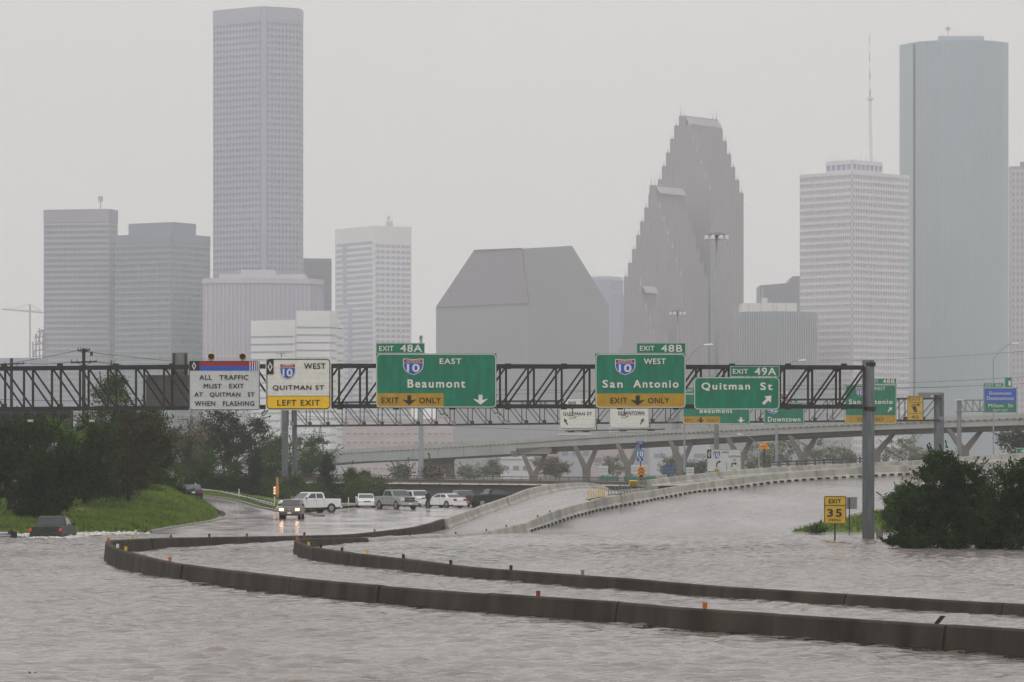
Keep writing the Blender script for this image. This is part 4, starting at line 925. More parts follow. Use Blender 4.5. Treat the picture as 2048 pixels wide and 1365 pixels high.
MB().tube((P(-110, 0, G1).x, G1 + .6, -.8), (P(-110, 0, G1).x, G1 + .6, P(0, 720, G1).z), .37, n=20).build('post', polegrey, g1)
p = P(1760, 1078, G1); MB().box((p.x + .05, G1 + .7, .28), (.38, .4, .62)).build('junction_box', mat('box_grey', (.16, .15, .14), .6, .2), g1)
# small lamp fixtures hanging from the truss
for x, y, l in ((61, 842, 'hanging sign lamp at the far left under the near gantry'), (184, 842, 'hanging sign lamp beside the dark billboard corner'), (325, 835, 'bare lamp bracket hanging left of the flashing traffic sign'), (886, 833, 'hanging sign lamp below the yellow strip of the Beaumont sign'), (993, 831, 'hanging sign lamp at the right edge of the Beaumont sign'), (1143, 836, 'hanging sign lamp in front of the Quitman St lane sign'), (1247, 835, 'hanging sign lamp in front of the DOWNTOWN lane sign')):
    t = thing('sign_lamp', l, 'lamp', tuple(P(x, y, G1 - 1)), 0, 'lamps hanging below the near gantry')
    MB().bar(P(x + 2, 815, G1 - .3), P(x + 2, y - 4, G1 - .9), .05).build('arm', steel, t); MB().bar(P(x - 6, y - 4, G1 - .9), P(x + 6, y - 4, G1 - .9), .04).build('crossbar', steel, t)
    if x != 325: q = P(x, y, G1 - .9); MB().box(tuple(q), (.32, .3, .14)).build('housing', mat('lamp_housing', (.5, .46, .38), .5, .15), t, bevel=.02); MB().tube(q + Vector((.15, 0, 0)), q + Vector((.3, 0, .08)), .03).build('glare_shield', steel, t)
t = thing('cable_loop', 'thin loop of cable beside the right edge of the Beaumont sign', 'cable', tuple(P(997, 800, G1))); c = [P(997 + 5 * math.sin(a), 798 - 10 * math.cos(a), G1 - .2) for a in np.linspace(.5, 5.8, 14)]
mb = MB(); [mb.tube(c[i], c[i + 1], .02, n=5) for i in range(13)]; mb.build('cable', steel, t)

DS = G1 - .35
# flashing sign
s = Sign('road_sign', 'sign ALL TRAFFIC MUST EXIT AT QUITMAN ST WHEN FLASHING under a red and blue header', 'road sign', DS, 378, 722, 519.8, 821)
s.panel(signpale); s.border(signblack, 378.5, 722.3, 519.3, 820.5, 6, 1.2)
s.patch(signblack, 378.8, 722.6, 399, 741.4, 'diamond_plate', 2); s.patch(red, 399, 723.6, 519, 732.7, 'red_band', 2); s.patch(blue, 399, 732.8, 519, 741.4, 'blue_band', 2)
for x in (500, 505, 509.6, 513.8, 517.4): s.patch(signwhite, x - .8, 723, x + .8, 742.5, 'white_bar', 3)
def diamond(s, cx_, cy_, w, h, m, l=3): 
    a = [(cx_, cy_ - h), (cx_ + w, cy_), (cx_, cy_ + h), (cx_ - w, cy_)]; b = [(cx_, cy_ - h * .6), (cx_ + w * .55, cy_), (cx_, cy_ + h * .6), (cx_ - w * .55, cy_)]
    MB().add([s.pt(x, y, l) for x, y in a] + [s.pt(x, y, l) for x, y in b], [(i, (i + 1) % 4, 4 + (i + 1) % 4, 4 + i) for i in range(4)]).build('diamond', m, s.t)
diamond(s, 388.2, 732.3, 4.3, 8, signwhite)
s.text('ALL   TRAFFIC', signblack, 399, 750.5, 496.5, 759.8).text('MUST   EXIT', signblack, 407.7, 768, 487.5, 777.2).text('AT   QUITMAN   ST', signblack, 389, 785.2, 509, 795).text('WHEN   FLASHING', signblack, 389.8, 802.8, 508.5, 812)
for x, l in ((422.5, 'left of the two dark round beacons above the flashing traffic sign'), (485.2, 'right of the two dark round beacons above the flashing traffic sign')):
    t = thing('beacon', l, 'beacon', tuple(P(x, 720, DS)), 0, 'beacons above the flashing sign')
    MB().box(tuple(P(x, 714, DS)), (.40, .22, .38)).build('housing', mat('beacon_yellow', (.75, .45, .02), .5, .1), t, bevel=.03); c = P(x + .5, 714, DS)
    MB().tube(c + Vector((0, -.12, 0)), c + Vector((0, -.17, 0)), .165, n=16).build('lens', signblack, t)
    mb = MB(); ring = [[c + Vector((math.cos(a) * r, y, math.sin(a) * r)) for r, y in ((.18, -.1), (.18, -.33), (.165, -.33), (.165, -.1))] for a in np.linspace(R(-10), R(190), 12)]
    mb.sweep(ring, True).build('visor', signblack, t); MB().bar(P(x, 722, DS), P(x, 719, DS), .06).build('stem', steel, t)
# Quitman left exit
s = Sign('road_sign', 'white sign 10 WEST QUITMAN ST with a yellow LEFT EXIT strip', 'road sign', DS, 531.4, 716, 662.4, 820.8)
s.panel(signwhite); s.patch(yellow_b, 534, 792.6, 660, 817.8, 'exit_strip', 1, 5); s.patch(yellow_b, 534, 792.6, 660, 800, 'exit_strip_top', 1.2); s.border(signblack, 533, 718, 660.6, 818.8, 8, 1.7, 2.4)
s.patch(signblack, 534, 792, 660, 792.9, 'dividing_line', 2); s.patch(signblack, 533.5, 719, 547.3, 749, 'diamond_plate', 3); diamond(s, 540.3, 734, 5, 10, signwhite, 4); s.shield(559.5, 728, 591.2, 759.5)
s.text('WEST', signblack, 608.4, 727.2, 651, 738).text('QUITMAN ST', signblack, 545.8, 771, 648, 782, sp=1.15).text('LEFT EXIT', signblack, 555, 800.4, 639.3, 811.5, sp=1.18)
# green signs
def green_sign(label, D, x0, y0, x1, y1, tab=None, r=8, bw=1.4):
    s = Sign('road_sign', label, 'road sign', D, x0, y0, x1, y1); s.panel(green); s.border(signwhite, x0 + .8, y0 + .8, x1 - .8, y1 - .8, r, bw)
    if tab: s.panel(green, tab, 'exit_tab'); s.border(signwhite, tab[0] + .3, tab[1] + .3, tab[2] - .3, tab[3] - .2, 1.5, .7)
    return s
s = green_sign('wide green sign EXIT 48A 10 EAST Beaumont', DS, 752, 707.5, 993, 816, (752, 686.5, 849.5, 707.3))
s.shield(806.4, 718, 847, 750.6).text('EAST', signwhite, 879.6, 717.5, 922.7, 728.4).text('Beaumont', signwhite, 815.7, 759.6, 930, 775.6, sp=1.25, off=.02); s.patch(amber_s, 754.4, 787, 887, 814.4, 'exit_strip', 1.5)
s.text('EXIT', signblack, 763.7, 795.5, 797.5, 807).arrow(signblack, 818.6, 801, 28, 20).text('ONLY', signblack, 838.6, 795.5, 881.7, 807).arrow(signwhite, 961, 800, 28.5, 20)
s.text('EXIT', signwhite, 758.5, 692.5, 787, 702.4).text('48A', signwhite, 801, 690, 843.7, 704)
s = green_sign('green sign EXIT 48B 10 WEST San Antonio', DS, 1190.5, 707.7, 1371.5, 816.5, (1272.7, 686.2, 1371.7, 707.5))
s.shield(1230, 718.7, 1270.6, 750.8).text('WEST', signwhite, 1288, 717.5, 1331.5, 728.7).text('San', signwhite, 1205.5, 760.7, 1244.8, 775.6, sp=1.25, off=.02).text('Antonio', signwhite, 1267, 760.7, 1356.6, 775.6, sp=1.25, off=.02)
s.patch(amber_s, 1192.6, 787.5, 1369.4, 814.8, 'exit_strip', 1.5).text('EXIT', signblack, 1221, 796.2, 1254.7, 807.2).arrow(signblack, 1275.5, 801.3, 29, 20).text('ONLY', signblack, 1296, 796.2, 1338.6, 807.2)
s.text('EXIT', signwhite, 1280, 692.4, 1308.6, 701.8).text('48B', signwhite, 1322.6, 690.3, 1364.4, 704.2)
s = green_sign('green sign EXIT 49A Quitman St with a diagonal arrow', DS, 1387.8, 754.5, 1559.5, 820, (1460.3, 732.5, 1559.3, 753.8))
s.text('Quitman', signwhite, 1403.5, 766, 1499.6, 782, sp=1.25, off=.02).text('St', signwhite, 1521, 766, 1544.5, 780.3, sp=1.25, off=.02).arrow(signwhite, 1534.5, 800, 22, 24, -135, kind='tri')
s.text('EXIT', signwhite, 1466, 738.8, 1495.6, 747.8).text('49A', signwhite, 1509.6, 736, 1552, 750.5)
# backs of signs behind the truss
t = thing('sign_reverse', 'grey back of a tall narrow sign panel behind the truss', 'sign back', tuple(P(360, 750, G1 + 2.2)))
MB().prism([P(344, 706, G1 + 2.2), P(375.5, 706, G1 + 2.2), P(375.5, 750, G1 + 2.2), P(344, 750, G1 + 2.2)], (0, .05, 0)).build('panel', alum, t)
for x in (348, 371): MB().bar(P(x, 707, G1 + 2.12), P(x, 778, G1 + 2.12), .09).build('bracket', steel, t)
t = thing('sign_reverse', 'louvred grey back of a wide sign panel behind the truss left of the flashing sign', 'sign back', tuple(P(335, 815, G1 + 2.0)))
for i in range(13): MB().prism([P(292, 750.5 + i * 5, G1 + 2.0), P(384, 750.5 + i * 5, G1 + 2.0), P(384, 754.6 + i * 5, G1 + 2.0), P(292, 754.6 + i * 5, G1 + 2.0)], (0, .05, 0)).build('slat', alum, t)
MB().prism([P(292.5, 750.5, G1 + 2.07), P(384, 750.5, G1 + 2.07), P(384, 815, G1 + 2.07), P(292.5, 815, G1 + 2.07)], (0, .03, 0)).build('backing', mat('alum_dark', (.1, .1, .1), .6, .1), t)
# dark billboard at the left
t = thing('billboard', 'black back of a large billboard behind the trees at the far left', 'billboard', tuple(P(60, 900, 330)))
MB().prism([P(-60, 822, 330), P(146, 822, 330), P(146, 886, 330), P(-60, 886, 330)], (0, .15, 0)).build('panel', mat('billboard_black', (.012, .012, .018), .6, .2), t)
for i in range(5): MB().bar(P(-60, 826 + i * 14, 329.8), P(146, 826 + i * 14, 329.8), .06).build('batten', mat('batten_grey', (.06, .06, .07), .6, .2), t)
for x in range(-50, 150, 24): MB().bar(P(x, 822, 329.7), P(x, 886, 329.7), .07).build('upright', mat('batten_grey', (.06, .06, .07), .6, .2), t)
for x in (0, 120): MB().tube((P(x, 0, 331).x, 331, 1), P(x, 880, 331), .25).build('post', steel, t)

# ---------------- second gantry
xs2 = [584, 900, 1200, 1540, 1882]
g2 = truss('farther dark gantry with close set braces between twin posts and a thick right post', G2, xs2, [806, 803.5, 802, 800, 797], [852, 850, 846.5, 844, 841], 36, lambda x: 1 if x < 1150 else -1, 1.6, .2, .10, steel, .42, dbl=-9)
for x, w in ((570, 12.5), (587.5, 10)):
    b = P(x, 0, G2); MB().tube((b.x, G2 + (.2 if x < 580 else 1.5), -.3), (b.x, G2 + (.2 if x < 580 else 1.5), P(0, 798, G2).z), w / 2 * S(G2), n=18).build('post', polegrey, g2)
MB().tube((P(570, 0, G2).x, G2 + .2, P(0, 866, G2).z), (P(570, 0, G2).x, G2 + .2, P(0, 864, G2).z), .42, n=18).build('post_collar', galv, g2)
zz = [(578 + (i % 2) * 5, 870 + i * 16) for i in range(9)]
for i in range(8): MB().bar(P(*zz[i], G2 + .6), P(*zz[i + 1], G2 + .6), .12).build('lacing', steel, g2)
b = P(1879, 0, G2); MB().tube((b.x, G2 + .6, -.3), (b.x, G2 + .6, P(0, 786, G2).z), .58, n=24).build('post', polegrey, g2)
p = P(1861, 788, G2); MB().box((p.x, G2 + .6, p.z), (2.6, 1.6, .28)).build('cap_plate', galv, g2); MB().box((p.x - .6, G2 + .3, p.z - .3), (1.2, 1.0, .34)).build('control_box', alum, g2)
D2 = G2 - .5
def white_sign(label, x0, y0, x1, y1, D=None):
    s = Sign('road_sign', label, 'road sign', D or D2, x0, y0, x1, y1); s.panel(signwhite); s.border(signblack, x0 + .5, y0 + .5, x1 - .5, y1 - .5, 6, .7); return s
s = white_sign('white lane sign WEST QUITMAN ST with a small up left arrow', 1119, 796.5, 1191.5, 857.8)
s.text('QUITMAN ST', signblack, 1125.8, 824.8, 1183.7, 832.2).text('WEST', signblack, 1161, 802, 1183, 807.5).arrow(signblack, 1131.5, 843.5, 9, 14, 152, kind='tri').shield(1136, 802.5, 1152, 820); s.patch(signblack, 1121, 798, 1128, 810, 'diamond_plate', 2); diamond(s, 1124.5, 804, 2.5, 5, signwhite)
s = white_sign('white lane sign DOWNTOWN with a small up right arrow', 1218.7, 799.5, 1298.7, 857.3)
s.text('DOWNTOWN', signblack, 1236.6, 823, 1288.7, 830.6).arrow(signblack, 1284, 843, 9, 14, -152, kind='tri').shield(1250, 803, 1266, 819, '45')
s = green_sign('green sign Beaumont EXIT ONLY on the second gantry, half hidden by the Quitman St sign', D2, 1365, 788, 1500, 849, (1365, 774.5, 1410, 787.6), 5, .9)
s.text('EXIT', signwhite, 1371, 778, 1386, 784).text('Beaumont', signwhite, 1400, 817.5, 1464.4, 826.5, sp=1.25, off=.02).patch(amber_s, 1366, 833.5, 1440, 848, 'exit_strip', 1.5).text('EXIT', signblack, 1370, 838, 1386.5, 843.5).arrow(signblack, 1401.5, 840.8, 15.5, 11).text('ONLY', signblack, 1413, 838, 1437, 843.5).arrow(signwhite, 1482, 840.5, 15.5, 11)
s = green_sign('small green sign 45 Downtown on the second gantry', D2, 1528, 805.5, 1608.5, 849, None, 4, .9); s.shield(1534, 808.5, 1558, 829, '45').text('Downtown', signwhite, 1536, 834.3, 1600.5, 843.8, sp=1.2)
s = Sign('road_sign', 'round red ringed prohibition sign above the small Downtown sign', 'road sign', D2 - .3, 1557, 785, 1578, 806)
s.panel(signwhite, (1558, 785.5, 1577.5, 806)); rg = [(1567.6 + 8.6 * math.cos(a), 796 + 8.6 * math.sin(a)) for a in np.linspace(0, 6.283, 20, endpoint=False)]; ri = [(1567.6 + 6.6 * math.cos(a), 796 + 6.6 * math.sin(a)) for a in np.linspace(0, 6.283, 20, endpoint=False)]
MB().add([s.pt(x, y, 2) for x, y in rg + ri], [(i, (i + 1) % 20, 20 + (i + 1) % 20, 20 + i) for i in range(20)]).build('ring', red, s.t)
s.poly([(1561.5, 791), (1563, 789.6), (1573.8, 801), (1572.2, 802.4)], red, 'slash', 3); s.poly([(1563, 793), (1571, 793), (1572, 796), (1572, 799), (1563, 799)], signblack, 'truck_symbol', 2)
s = green_sign('green sign EXIT 48B San Antonio on the second gantry, cut by the thick near post', D2, 1689.4, 769.5, 1793.3, 848.5, (1742, 757, 1793.3, 769.2), 5, .9)
s.shield(1712, 775, 1729, 793).text('WEST', signwhite, 1746, 774.3, 1770.5, 781).text('San', signwhite, 1698, 799.5, 1720.7, 808.3, sp=1.2, off=.02).text('Antonio', signwhite, 1730, 799.5, 1785, 808.3, sp=1.2, off=.02).arrow(signwhite, 1780, 819.3, 10.5, 12, -135, kind='tri')
s.patch(amber_s, 1690.3, 831, 1792.3, 847.6, 'exit_strip', 1.5).text('EXIT', signblack, 1715.7, 836, 1735, 843).arrow(signblack, 1740, 840, 9, 8).text('ONLY', signblack, 1746, 836, 1767, 843).text('EXIT', signwhite, 1744, 760, 1756, 766).text('48B', signwhite, 1765.5, 759, 1789.4, 767)
s = Sign('road_sign', 'tall yellow sign EXIT 40 with a tipping truck under a curved arrow', 'road sign', D2 - .2, 1814.8, 792.3, 1846.5, 840.8); s.panel(yellow); s.border(signblack, 1815, 792.5, 1846.3, 840.6, 2, .8)
s.text('EXIT', signblack, 1818.7, 795, 1841, 801.8).patch(signblack, 1815.5, 804.8, 1846, 805.6, 'dividing_line', 2).patch(signblack, 1815.5, 827.2, 1846, 828, 'dividing_line', 2).text('40', signblack, 1823, 831, 1837, 837.8)
arc = [(1829.5 + 9 * math.cos(a), 817 + 8.5 * math.sin(a)) for a in np.linspace(R(205), R(310), 8)]; ar2 = [(1829.5 + 7.4 * math.cos(a), 817 + 6.9 * math.sin(a)) for a in np.linspace(R(205), R(310), 8)]
s.poly(arc + ar2[::-1], signblack, 'curved_arrow', 2); s.poly([(1833, 811.5), (1840, 812.5), (1837.5, 805.8)], signblack, 'arrow_head', 2); s.poly([(1824, 814), (1831, 811.5), (1834, 820), (1827, 822.5)], signblack, 'truck_body', 2); s.poly([(1827.5, 823), (1834.5, 820.5), (1835.5, 823.5), (1830, 825.5)], signblack, 'truck_cab', 2)
t = thing('sign_walkway', 'thin dark lighting walkway hanging below the two white lane signs', 'walkway', tuple(P(1230, 862, D2 - 1)))
MB().bar(P(1130, 862.5, D2 - 1.2), P(1330, 858.8, D2 - 1.2), .12).build('rail', steel, t); MB().bar(P(1130, 862.5, D2 - .4), P(1330, 858.8, D2 - .4), .1).build('rail', steel, t)
for x in (1142, 1172, 1246, 1302): MB().box(tuple(P(x, 864 - (x - 1130) * .018, D2 - 1.2)), (.8, .3, .16)).build('lamp', steel, t)
for x in (1193, 1300): MB().bar(P(x, 846, D2 - .3), P(x, 861, D2 - .8), .1).build('hanger', steel, t)

# ---------------- third gantry
xs3 = [1918, 1975, 2032]
g3 = truss('small far sign gantry on a single post at the right edge', G3, xs3, [801, 800.5, 800], [823.5, 823, 822.5], 8, lambda x: 1 if x < 1960 else -1, 1.2, .16, .09, galv)
b = P(1919, 0, G3); MB().tube((b.x, G3 + .4, -.2), (b.x, G3 + .4, P(0, 799, G3).z), .36, n=16).build('post', galv, g3); MB().box((b.x, G3 + .4, P(0, 800, G3).z), (1.2, 1.2, .2)).build('cap_plate', signwhite, g3); MB().box((b.x, G3 + .4, P(0, 824, G3).z), (1.1, 1.1, .2)).build('collar', galv, g3)
s = green_sign('green and blue sign Downtown Destinations Milam St at the right edge', G3 - .5, 1966.7, 775.5, 2034.4, 826.7, (1966.7, 765.8, 2008, 775.3), 3, .7)
s.patch(blue, 1967.4, 776.5, 2033.7, 805, 'blue_field', 1.5).text('Downtown', signwhite, 1978.6, 783.5, 2022.5, 790).text('Destinations', signwhite, 1974, 793.5, 2027.5, 800.3).text('Milam  St', signwhite, 1976.7, 808, 2026, 815).text('NEXT LEFT', signwhite, 1986, 819.3, 2016, 823).text('EXIT 48A', signwhite, 1971, 768, 2003, 773.5)
s.panel(green, (2010, 755.5, 2023.5, 774.5), 'small_tab'); s.text('1', signwhite, 2017, 762, 2021, 771.5)
s = Sign('road_sign', 'green sign corner showing 4 behind the bush at the right edge', 'road sign', 420, 2032, 896, 2075, 925); s.panel(green); s.border(signwhite, 2032.5, 896.5, 2074.5, 924.5, 2, .8); s.text('48B', signwhite, 2041, 899, 2068, 906)

# ---------------- signs on the ground
post = lambda t, x, y0, y1, D, w=.08, m=galv: MB().bar(P(x, y0, D), P(x, y1, D), w).build('post', m, t)
s = Sign('speed_sign', 'yellow sign EXIT 35 MPH standing in the flood', 'road sign', 227, 1648, 992.5, 1692.5, 1048.5); s.panel(yellow); s.border(signblack, 1648.5, 993, 1692, 1048, 3, 1.2); s.patch(signblack, 1649, 1010.5, 1691.5, 1011.8, 'dividing_line', 2)
s.text('EXIT', signblack, 1657.6, 998.7, 1682, 1007).text('35', signblack, 1655, 1018.5, 1683, 1033.6, sp=1.2, off=.02).text('MPH', signblack, 1658.6, 1037.8, 1680.5, 1043); MB().bar(P(1669.8, 1046, 227.12), P(1669.8, 1092, 227.12), .09).build('post', steel, s.t)
t = thing('sign_reverse', 'small grey back of a road sign behind the yellow speed sign', 'sign back', tuple(P(1700, 1018, 252)))
MB().prism([P(1693, 994.6, 252), P(1714, 994.6, 252), P(1714, 1018.5, 252), P(1693, 1018.5, 252)], (0, .04, 0)).build('panel', alum, t); post(t, 1698.7, 996, 1068, 251.9, .07, steel)
s = Sign('road_sign', 'white ground sign 10 WEST QUITMAN ST with two bent arrows behind the pale barrier', 'road sign', 375, 1413.8, 899, 1482.3, 944); s.panel(signpale); s.border(signblack, 1414.2, 899.4, 1481.9, 943.6, 2, .5)
s.patch(signblack, 1414.6, 900, 1422.4, 917, 'diamond_plate', 2); diamond(s, 1418.5, 908.5, 2.6, 6.5, signwhite); s.shield(1426, 902, 1440.7, 917.6).text('WEST', signblack, 1444, 903, 1458, 907).text('QUITMAN', signblack, 1457, 911.5, 1480, 915.7).text('ST', signblack, 1466.6, 918, 1472, 922.3)
s.poly([(1432.3, 935), (1434.6, 935), (1434.6, 929), (1436, 926), (1438, 925.2), (1438, 927.3), (1442, 924), (1438, 920.7), (1438, 922.8), (1434.5, 923.6), (1432.5, 927)], signblack, 'arrow', 2); s.poly([(1462.6, 935), (1464.8, 935), (1464.8, 928.6), (1470, 928.6), (1470, 931), (1474, 927.5), (1470, 924), (1470, 926.4), (1462.6, 926.4)], signblack, 'arrow', 2)
s.patch(signblack, 1453.2, 925, 1454, 942, 'divider', 2); s.patch(yellow, 1428, 938.5, 1439, 943.6, 'tag', 2).patch(yellow, 1463, 938.5, 1474, 943.6, 'tag', 2).text('35', signblack, 1430.5, 939.4, 1436.5, 943, 4).text('35', signblack, 1465.5, 939.4, 1471.5, 943, 4); post(s.t, 1425, 944, 965, 375.1); post(s.t, 1470, 944, 960, 375.1)
s = Sign('warning_sign', 'orange triangular work sign on a thin post', 'road sign', 400, 1514, 884, 1542, 899.5); s.poly([(1514.5, 898.5), (1528, 884), (1541.5, 898.5)], orange, 'panel', 0); s.text('WORK', signblack, 1523, 892, 1533.5, 895); post(s.t, 1528.5, 898, 945, 400.05, .1, steel)
s = Sign('route_marker', 'blue TO 10 route marker signs on a pole above the chevron board', 'road sign', 334, 1272, 882, 1289, 958); s.panel(blue, (1272.8, 882.8, 1287.3, 889.6), 'to_plate'); s.text('TO', signwhite, 1276.5, 884.3, 1283.5, 888.2)
s.panel(lblue, (1272.5, 900, 1288, 914), 'shield_plate'); s.text('10', signwhite, 1274.5, 903.5, 1286, 912.5); s.panel(blue, (1273.5, 916, 1286.3, 922.6), 'arrow_plate'); s.arrow(signwhite, 1280, 919.3, 5, 6, 135, kind='tri'); post(s.t, 1281, 883, 972, 334.12, .08, steel)
s = Sign('chevron_board', 'orange chevron board with black chevrons above the yellow crash cushion', 'road sign', 333, 1275.8, 933.5, 1289.5, 955.5); s.panel(orange)
for i in range(3):
    y = 937.5 + i * 6.6; s.poly([(1276.3, y + 4), (1282.6, y - 2.5), (1289, y + 4), (1289, y + 7), (1282.6, y + .6), (1276.3, y + 7)] if i < 2 else [(1276.3, y + 4), (1282.6, y - 2.5), (1289, y + 4)], signblack, 'chevron', 2)
post(s.t, 1286, 955, 972, 333.1, .06, steel)
# crash cushion
t = thing('crash_cushion', 'yellow nosed crash cushion at the tip of the far pale barrier', 'crash cushion', tuple(P(1277, 976, 322)))
MB().prism([P(1259, 961, 318), P(1276, 961, 318), P(1276, 972.5, 318), P(1259, 972.5, 318)], (0, 1.2, 0)).build('nose', mat('cushion_yellow', (.7, .5, .03), .5, .12), t, bevel=.05)
for i in range(4):
    y = 963.2 + i * 2.6; MB().prism([P(1259, y, 317.9), P(1276, y, 317.9), P(1276, y + .5, 317.9), P(1259, y + .5, 317.9)], (0, .08, 0)).build('groove', steel, t)
for i in range(5):
    x = 1277 + i * 4; MB().prism([P(x, 962.5 - i * .4, 319 + i), P(x + 3.6, 962 - i * .4, 319 + i), P(x + 3.6, 970 - i * .4, 319 + i), P(x, 970.5 - i * .4, 319 + i)], (0, 1.0, 0)).build('bay', galv, t)
    MB().bar(P(x, 962, 318.9 + i), P(x, 977, 318.9 + i), .07).build('leg', galv, t)
for x in (1260, 1267, 1274): MB().bar(P(x, 972, 318.4), P(x, 978.5, 318.4), .07).build('leg', galv, t)
# delineator posts in the gore
dp = [(1175.5, 981, 997, 'y'), (1182, 978.5, 996, 'y'), (1187, 977, 995, 'y'), (1191, 985, 995, 'y'), (1196, 976, 993, 'y'), (1200, 975.5, 992.5, 'y'), (1205, 977.5, 992, 'y'), (1208.5, 977, 991.5, 'y')] + [(1217 + i * 6.3, 974.5 - i * .9, 988 - i * .55, 'g') for i in range(8)]
on_ = ('first', 'second', 'third', 'fourth', 'fifth', 'sixth', 'seventh', 'eighth')
dl = ['%s thin yellow marker post in the row, counting from the ramp crest%s' % (on_[i], ', shortest of them' if i == 3 else '') for i in range(8)] + ['%s pale grey marker post counting from the yellow posts to the crash cushion' % on_[i] for i in range(8)]
for i, (x, ya, yb, c) in enumerate(dp):
    D = 300 + i * 1.2; t = thing('delineator_post', dl[i], 'post', tuple(P(x, yb, D)), 0, 'yellow marker posts in the gore' if c == 'y' else 'pale marker posts in the gore')
    MB().tube(P(x + random.uniform(-1, 1.4), ya, D), P(x, yb + 3, D), .045, .05, 6).build('tube', refl['y'] if c == 'y' else galv, t); MB().tube(P(x, yb + 2, D), P(x, yb + 3.4, D), .14, .16, 8).build('foot', joint, t)

# ================================================================== LIGHT MASTS, LAMPS, POLES, WIRES
lampw = mat('lamp_white', (.75, .75, .73), .4, .05)
def mast(label, x, yh, D, hw, r, nl=8):
    t = thing('light_mast', label, 'light mast', (P(x, 0, D).x, D, 0), 0, 'high mast lights'); top = P(x, yh, D); b = Vector((top.x, D, 0)); s = D / F
    MB().tube(b, top + Vector((0, 0, .8)), r * 1.25, r * .6, 12).build('pole', lightpole, t, smooth=True); MB().tube(top + Vector((0, 0, .2)), top + Vector((0, 0, .6)), hw * s * .55, hw * s * .5, 12).build('ring', galv, t)
    for i in range(nl):
        a = 2 * math.pi * (i + .5) / nl; c = top + Vector((math.cos(a) * hw * s * .82, math.sin(a) * hw * s * .82, 0)); MB().bar(top + Vector((0, 0, .4)), c + Vector((0, 0, .3)), .09).build('arm', galv, t)
        MB().tube(c + Vector((0, 0, -.42)), c + Vector((0, 0, .22)), hw * s * .17, hw * s * .13, 8).build('luminaire', lampw, t)
    return t
mast('tallest high mast light in front of the stepped gable tower', 1433, 474, 620, 26, .33); mast('smaller high mast light left of the tallest one', 1355, 626, 930, 18, .3); mast('distant high mast light just above the EXIT 48B tab', 1346, 687.5, 1380, 15, .3)
mast('far high mast light peeping over the white LEFT EXIT sign', 563, 709.5, 1300, 14, .3); mast('faint low high mast light right of the LEFT EXIT sign', 646, 868, 1900, 8, .2, 6)
t = thing('steel_mast', 'plain thick grey mast rising behind the Beaumont sign', 'mast', (P(842, 0, 560).x, 560, 0)); MB().tube((P(842, 0, 560).x, 560, 0), P(842, 674, 560), .46, .2, 14).build('pole', lightpole, t); MB().tube(P(842, 680, 560), P(842, 672, 560), .24, .24, 10).build('cap', galv, t)
def cobra(label, x, ybase, ytop, xh, yh, D, group='curved arm street lamps'):
    t = thing('street_lamp', label, 'street lamp', (P(x, 0, D).x, D, 0), 0, group); a = P(x, ytop, D); z = Vector((a.x, D, max(0, P(0, ybase, D).z))); MB().tube(z, a, .13, .09, 8).build('pole', lightpole, t)
    mb = MB(); pts = [P(x + (xh - x) * u, ytop + (yh - ytop) * math.sin(u * 1.5), D) for u in np.linspace(0, 1, 8)]
    for i in range(7): mb.tube(pts[i], pts[i + 1], .07, .06, 6)
    mb.build('arm', lightpole, t); h = pts[-1]; d = 1 if xh > x else -1; MB().tube(h, h + Vector((d * .95, 0, .06)), .12, .17, 8).tube(h + Vector((d * .95, 0, .06)), h + Vector((d * 1.15, 0, .04)), .17, .08, 8).build('lamp_head', lampw, t)
cobra('street lamp arching over the right side of the San Antonio sign', 1369, 945, 728, 1408, 691, 480); cobra('street lamp arching above the EXIT 49A tab', 1553, 955, 745, 1597, 722, 560); cobra('street lamp beside the Milam St sign at the right', 1987, 925, 718, 2024, 688, 620)
cobra('small street lamp under the viaduct right of the white ground sign', 1518, 955, 893, 1487, 870, 640); cobra('small street lamp under the viaduct near the orange sign', 1598, 955, 886, 1583, 861, 680)
t = thing('steel_pole', 'thin grey pole standing below the small Downtown sign', 'pole', (P(1553, 0, 470).x, 470, 0)); MB().tube((P(1553, 0, 470).x, 470, 0), P(1553, 838, 470), .15).build('pole', lightpole, t)
wood = mat('weathered_wood', (.035, .028, .024), .9, .3, 3)
def upole(label, x, yt, D, arms):
    t = thing('utility_pole', label, 'utility pole', (P(x, 0, D).x, D, .5)); MB().tube((P(x, 0, D).x, D, .5), P(x, yt, D), .2, .15, 10).build('pole', wood, t)
    for y, w in arms:
        MB().bar(P(x - w, y + 1, D - .2), P(x + w, y - 1, D - .2), .14).build('crossarm', wood, t); MB().bar(P(x - w * .6, y, D - .25), P(x, y + 9, D - .25), .05).build('brace', wood, t); MB().bar(P(x + w * .6, y, D - .25), P(x, y + 9, D - .25), .05).build('brace', wood, t)
        for k in (-.95, -.5, .5, .95): p = P(x + w * k, y, D - .2); MB().tube(p, p + Vector((0, 0, .25)), .07, .05, 6).build('insulator', galv, t)
upole('dark wooden utility pole with two crossarms behind the near gantry', 167.5, 697, 345, ((724.5, 26), (701, 12))); upole('shorter wooden utility pole at the far left edge', 23, 717, 390, ((728.5, 26),))
t = thing('transformer_bracket', 'small bracket and switch on the upper right of the wooden utility pole', 'bracket', tuple(P(180, 705, 345))); MB().bar(P(168, 702, 345), P(186, 706, 345), .08).build('arm', wood, t); MB().tube(P(183, 704, 345), P(183, 712, 345), .12).build('can', steel, t)
